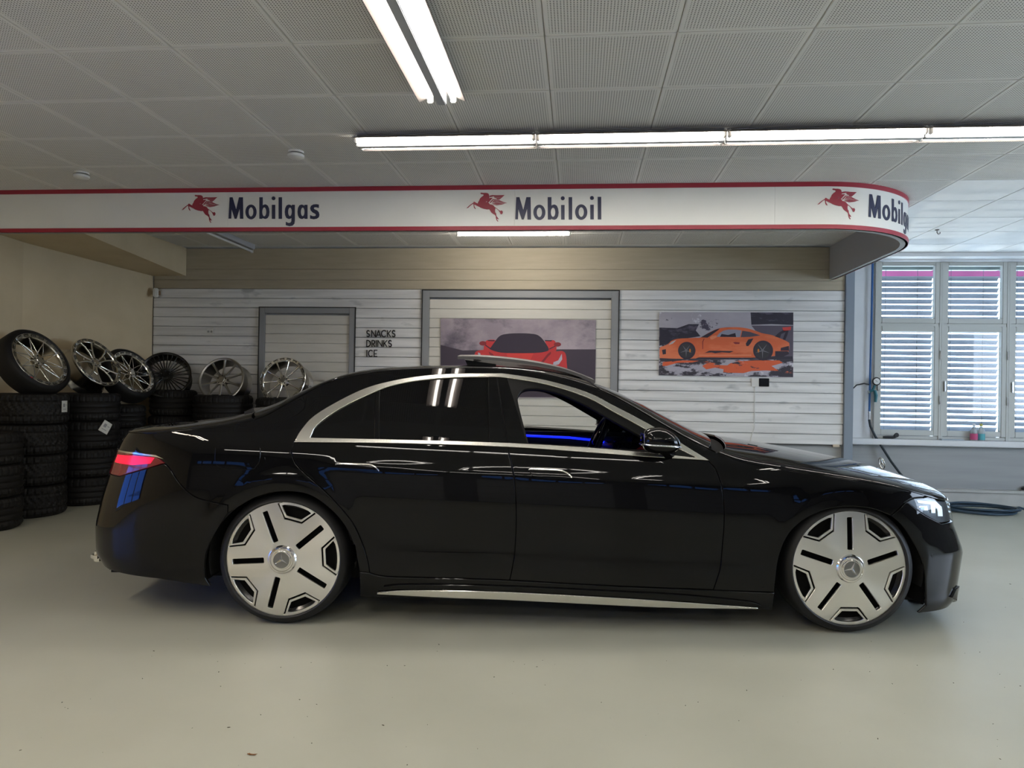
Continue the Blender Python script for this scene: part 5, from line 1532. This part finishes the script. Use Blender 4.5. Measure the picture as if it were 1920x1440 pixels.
# ================================================================== TYRE STACKS AND LOOSE WHEELS
stack_rubber = mat('stack_rubber', (.0085, .008, .0078), .6, spec=.3)
def tyre_mesh(kind, R, w):
    rows = [i / 13 for i in range(14)]
    N = 132
    inner = [(R - .105, .30 * w), (R - .108, .12 * w), (R - .085, .015), (R - .045, 0.0), (R - .018, .012)]
    prof = []
    nb = len(inner)
    tread = [(R - (.010 if i in (0, 13) else .0), .022 + (w - .044) * r) for i, r in enumerate(rows)]
    outer = [(r, w - h) for r, h in inner[::-1]]
    prof = inner + tread + outer
    vs, fs = [], []
    m_ = len(prof)
    for k in range(N):
        a = 2 * math.pi * k / N
        for i, (r, h) in enumerate(prof):
            j = i - nb
            if 0 <= j < 14:
                if kind == 'chevron':
                    if j in (3, 10): r -= .010
                    elif j in (0, 1, 2, 11, 12, 13):
                        if k % 4 == 0: r -= .010
                    else:
                        if (k + abs(j - 6)) % 4 == 0: r -= .010
                else:
                    if j in (3, 6, 9): r -= .010
                    elif j in (0, 1, 2, 10, 11, 12, 13) and k % 4 == 0: r -= .006
            vs.append((r * math.cos(a), r * math.sin(a), h))
    for k in range(N):
        k2 = (k + 1) % N
        for i in range(m_):
            i2 = (i + 1) % m_
            fs.append((k * m_ + i, k2 * m_ + i, k2 * m_ + i2, k * m_ + i2))
    mb = MB(); mb.add(vs, fs)
    o = mb.build('rubber_tyre', stack_rubber, None, 14)
    me = o.data
    bpy.data.objects.remove(o)
    return me
TY = {}
def tyre(kind, R, w):
    key = (kind, R, w)
    if key not in TY: TY[key] = tyre_mesh(*key)
    return TY[key]
rank = ('bottom', 'second from bottom', 'third from bottom', 'top')
stacks = [  # px of centre, depth Y, radius, width, tyres, pattern, where
    (-38, 5.88, .33, .285, 3, 'rib', 'the stack cut by the left picture edge'),
    (56, 6.60, .322, .297, 4, 'chevron', 'the front stack of chevron tyres at left'),
    (164, 7.34, .312, .297, 4, 'rib', 'the stack with the white paper tag'),
    (232, 7.93, .235, .262, 4, 'rib', 'the low stack behind the tagged stack'),
    (322, 8.27, .265, .307, 4, 'rib', 'the stack under the gloss black wheel'),
    (419, 8.18, .335, .295, 4, 'rib', 'the stack under the dull silver wheel'),
    (535, 8.18, .335, .290, 4, 'rib', 'the stack under the chrome wheel beside the boot'),
    (650, 8.18, .335, .245, 3, 'rib', 'the stack behind the rear window of the car'),
]
tops = []
rnd = random.Random(11)
for (px, Y, R, w, n_, kind, where) in stacks:
    x = atY(px, 850, Y)[0]
    for k in range(n_):
        o = link('rubber_tyre', tyre(kind, R, w))
        o.location = (x + rnd.uniform(-.012, .012), Y + rnd.uniform(-.01, .01), k * w + .001)
        o.rotation_euler = (0, 0, rnd.uniform(0, 6.28))
        rk = rank[3] if k == n_ - 1 else rank[k]
        tag(o, 'black tyre %s of %s' % (rk if rk != 'top' else 'on top', where), 'tyre', 'stacked car tyres')
    tops.append((x, Y, n_ * w))
# paper labels on the treads
def paper(px, py, st, ang, size, lab):
    x, Y, _ = tops[st]; R = stacks[st][2] + .004
    d = ray(px, py)
    a = d[0] ** 2 + d[1] ** 2; b = -2 * (d[0] * x + d[1] * Y); c = x * x + Y * Y - R * R
    D = max(b * b - 4 * a * c, 0)
    t_ = (-b - math.sqrt(D)) / (2 * a)
    p = d * t_ + np.array([0, 0, CAMH])
    th0 = math.atan2(p[1] - Y, p[0] - x)
    def S(u, v):
        th = th0 + np.asarray(u) / R
        return np.stack([x + R * np.cos(th), Y + R * np.sin(th), p[2] + np.asarray(v)], 1), np.stack([np.cos(th), np.sin(th), np.zeros_like(th)], 1)
    w_, h_ = size
    ca, sa = math.cos(ang), math.sin(ang)
    def rotd(q): return np.array([(u * ca - v * sa, u * sa + v * ca) for u, v in q])
    o = thing('paper_tag', lab, 'label', tuple(p))
    e = lift('sheet', [rotd([(-w_, -h_), (w_, -h_), (w_, h_), (-w_, h_)])], S, mat('paper_white', (.62, .62, .58), .7), o, off=.004, thick=.002, seg=.02)
    f = []
    for q in ([(-w_ * .6, -h_ * .1), (w_ * .0, -h_ * .1), (w_ * .0, h_ * .5), (-w_ * .6, h_ * .5)], [(-w_ * .6, -h_ * .55), (w_ * .5, -h_ * .55), (w_ * .5, -h_ * .45), (-w_ * .6, -h_ * .45)], [(w_ * .2, h_ * .2), (w_ * .75, h_ * .2), (w_ * .75, h_ * .3), (w_ * .2, h_ * .3)]):
        f.append(lift('printed_block', [rotd(q)], S, mat('tag_ink', (.25, .25, .25), .7), o, off=.0047, thick=.0005))
    for z in [e] + f:
        z.matrix_parent_inverse = Matrix.Translation(o.location).inverted()
paper(121, 762, 1, 0, (.045, .056), 'white paper sticker on the top tyre of the front stack')
paper(198, 801, 2, -.55, (.052, .062), 'crooked white paper tag hanging on the second stack')
# ---- loose wheels
def loose_wheel(name, label, centre, nrm, style, m_face, m_barrel, R=.285, tyre_R=None, spin=0.0, tw=.25):
    n_ = Vector(nrm).normalized()
    zq = n_.to_track_quat('Z', 'Y')
    o = thing(name, label, 'wheel', centre, group='loose wheels on the tyre stacks')
    o.rotation_mode = 'QUATERNION'; o.rotation_quaternion = zq
    if tyre_R:
        T_ = tyre_R
        MB().lathe([(R - .002, .004), (R + .012, .016), (T_ - .02, .008), (T_ - .004, -.015), (T_, -.05), (T_, -tw + .04), (T_ - .006, -tw + .01), (T_ - .03, -tw - .008), (R, -tw + .01)], 72).build('tyre', stack_rubber, o, 40)
        d = .20
    else:
        d = tw
    MB().lathe([(R, .0), (R, -.012), (R - .012, -.02), (R - .03, -.05), (R - .034, -d + .05), (R - .006, -d + .012), (R, -d), (R - .008, -d), (R - .016, -d + .012), (R - .042, -d + .05), (R - .036, -.045), (R - .026, -.004), (R - .010, .004)], 72, close=True).build('barrel', m_barrel, o, 35)
    if style in ('mesh', 'twist', 'bolted'):
        # wide stepped lip with bolt pockets
        MB().lathe([(R - .002, .006), (R - .006, .010), (R - .040, .004), (R - .046, -.006), (R - .040, -.012), (R - .004, -.004)], 72, close=True).build('lip', m_face, o, 35)
        mb = MB()
        nb = 20
        for k in range(nb):
            a = 2 * math.pi * (k + .5) / nb
            Mx = Matrix.Rotation(a, 4, 'Z') @ Matrix.Translation((R - .022, 0, .0095))
            mb.add([Mx @ Vector(q) for q in ((-.012, -.022, .0), (.010, -.026, .004), (.010, .026, .004), (-.012, .022, .0), (-.008, -.016, -.004), (.006, -.02, -.001), (.006, .02, -.001), (-.008, .016, -.004))], [(0, 4, 5, 1), (1, 5, 6, 2), (2, 6, 7, 3), (3, 7, 4, 0), (4, 7, 6, 5)])
        b_ = mb.build('lip_pockets', mat('pocket_shade', (.10, .10, .095), .3, .9), o); b_['kind'] = 'stuff'
    hub = MB().lathe([(0, .0), (.030, .0), (.034, -.006), (.060, -.010), (.066, -.03), (.066, -.06), (0, -.06)], 40)
    hub.build('hub', m_face, o, 35)
    for k in range(5):
        a = 2 * math.pi * k / 5 + .3
        MB().lathe([(0, -.004), (.0075, -.004), (.0075, -.014)], 10, Matrix.Translation((.047 * math.cos(a), .047 * math.sin(a), 0))).build('lug_hole', mat('lug_dark', (.03, .03, .03), .4), o)
    ri = R - .036
    def spoke(paths, name_='spoke'):
        mb = MB()
        for P_, rr in paths:
            mb.tube(P_, rr, 8)
        return mb
    if style == 'mesh':
        cnt = 10
        pth = []
        mb = spoke([([(.055, 0, -.030), (.095, 0, -.022)], [.011, .0075])] + [([(.09, 0, -.022), (.15, s * .030, -.016), (.20, s * .058, -.013), (ri, s * .092, -.010)], [.006, .0048, .0048, .007]) for s in (-1, 1)])
    elif style == 'twist':
        cnt = 5
        mb = spoke([([(.05, s * .012, -.022), (.12, s * .022 + .01, -.012), (.19, s * .045 + .02, -.006), (ri, s * .085 + .03, -.008)], [.013, .010, .010, .013]) for s in (-1, 1)] + [([(.15, -.008, -.010), (.16, .035, -.010)], .009)])
    elif style == 'multi':
        cnt = 30
        mb = spoke([([(.05, 0, -.030), (.12, 0, -.028), (.20, 0, -.020), (ri + .008, 0, -.012)], [.009, .0075, .0065, .0075])])
    elif style == 'ten':
        cnt = 10
        mb = MB()
        sec = []
        for x, w_, z in ((.035, .017, -.012), (.12, .013, -.016), (.20, .013, -.008), (R - .028, .017, -.004)):
            sec += [(x, -w_, z - .012), (x, -w_ * .5, z), (x, w_ * .5, z), (x, w_, z - .012)]
        fs = []
        for i in range(3):
            for j in range(4):
                j2 = (j + 1) % 4
                fs.append((i * 4 + j, (i + 1) * 4 + j, (i + 1) * 4 + j2, i * 4 + j2))
        mb.add(sec, fs)
    else:
        cnt = 10
        mb = spoke([([(.05, 0, -.020), (.11, 0, -.024), (.18, 0, -.016), (ri, 0, -.010)], [.014, .009, .009, .014])])
    first = None
    for k in range(cnt):
        if first is None:
            s = mb.build('spoke', m_face, o, 50); first = s
        else:
            s = link('spoke', first.data, o)
        s.rotation_euler = (0, 0, spin + 2 * math.pi * k / cnt)
    return o
chr_ = mat('wheel_chrome', (.82, .80, .75), .14, 1)
chr_b = mat('wheel_chrome_barrel', (.62, .61, .58), .22, 1)
dull = mat('wheel_dull_silver', (.42, .41, .385), .30, 1)
gbl = mat('wheel_gloss_black', (.006, .006, .006), .18)
def wc(px, py, Y): return tuple(atY(px, py, Y))
loose_wheel('alloy_wheel', 'chrome mesh wheel with its tyre leaning on the front stack at left', wc(75, 674, 6.55), (.87, -.09, .49), 'mesh', chr_, chr_b, .292, .348, 0, tw=.19)
loose_wheel('alloy_wheel', 'bare chrome wheel with twisted double spokes at left', wc(182, 679, 7.32), (.85, -.12, .50), 'twist', chr_, chr_b, .295, None, .3, tw=.24)
loose_wheel('alloy_wheel', 'chrome mesh wheel with its tyre behind the twisted spoke wheel', wc(249, 698, 7.80), (.84, -.18, .50), 'mesh', chr_, chr_b, .275, .325, .2, tw=.18)
loose_wheel('alloy_wheel', 'gloss black many-spoked wheel facing the camera', wc(310, 702, 8.10), (.42, -.84, .34), 'multi', gbl, gbl, .285, None, .05, tw=.22)
loose_wheel('alloy_wheel', 'bare dull silver wheel with ten slim spokes', wc(415, 711, 8.02), (.04, -.94, .30), 'ten', dull, dull, .268, None, math.pi / 2, tw=.25)
loose_wheel('alloy_wheel', 'bare chrome ten-spoke wheel with a stepped lip beside the car boot', wc(530, 712, 8.02), (.0, -.94, .30), 'bolted', chr_, chr_b, .275, None, .15, tw=.25)
loose_wheel('alloy_wheel', 'black wheel with its tyre just showing above the rear window of the car', wc(650, 752, 8.1), (.0, -.93, .32), 'multi', gbl, gbl, .285, .335, .0)
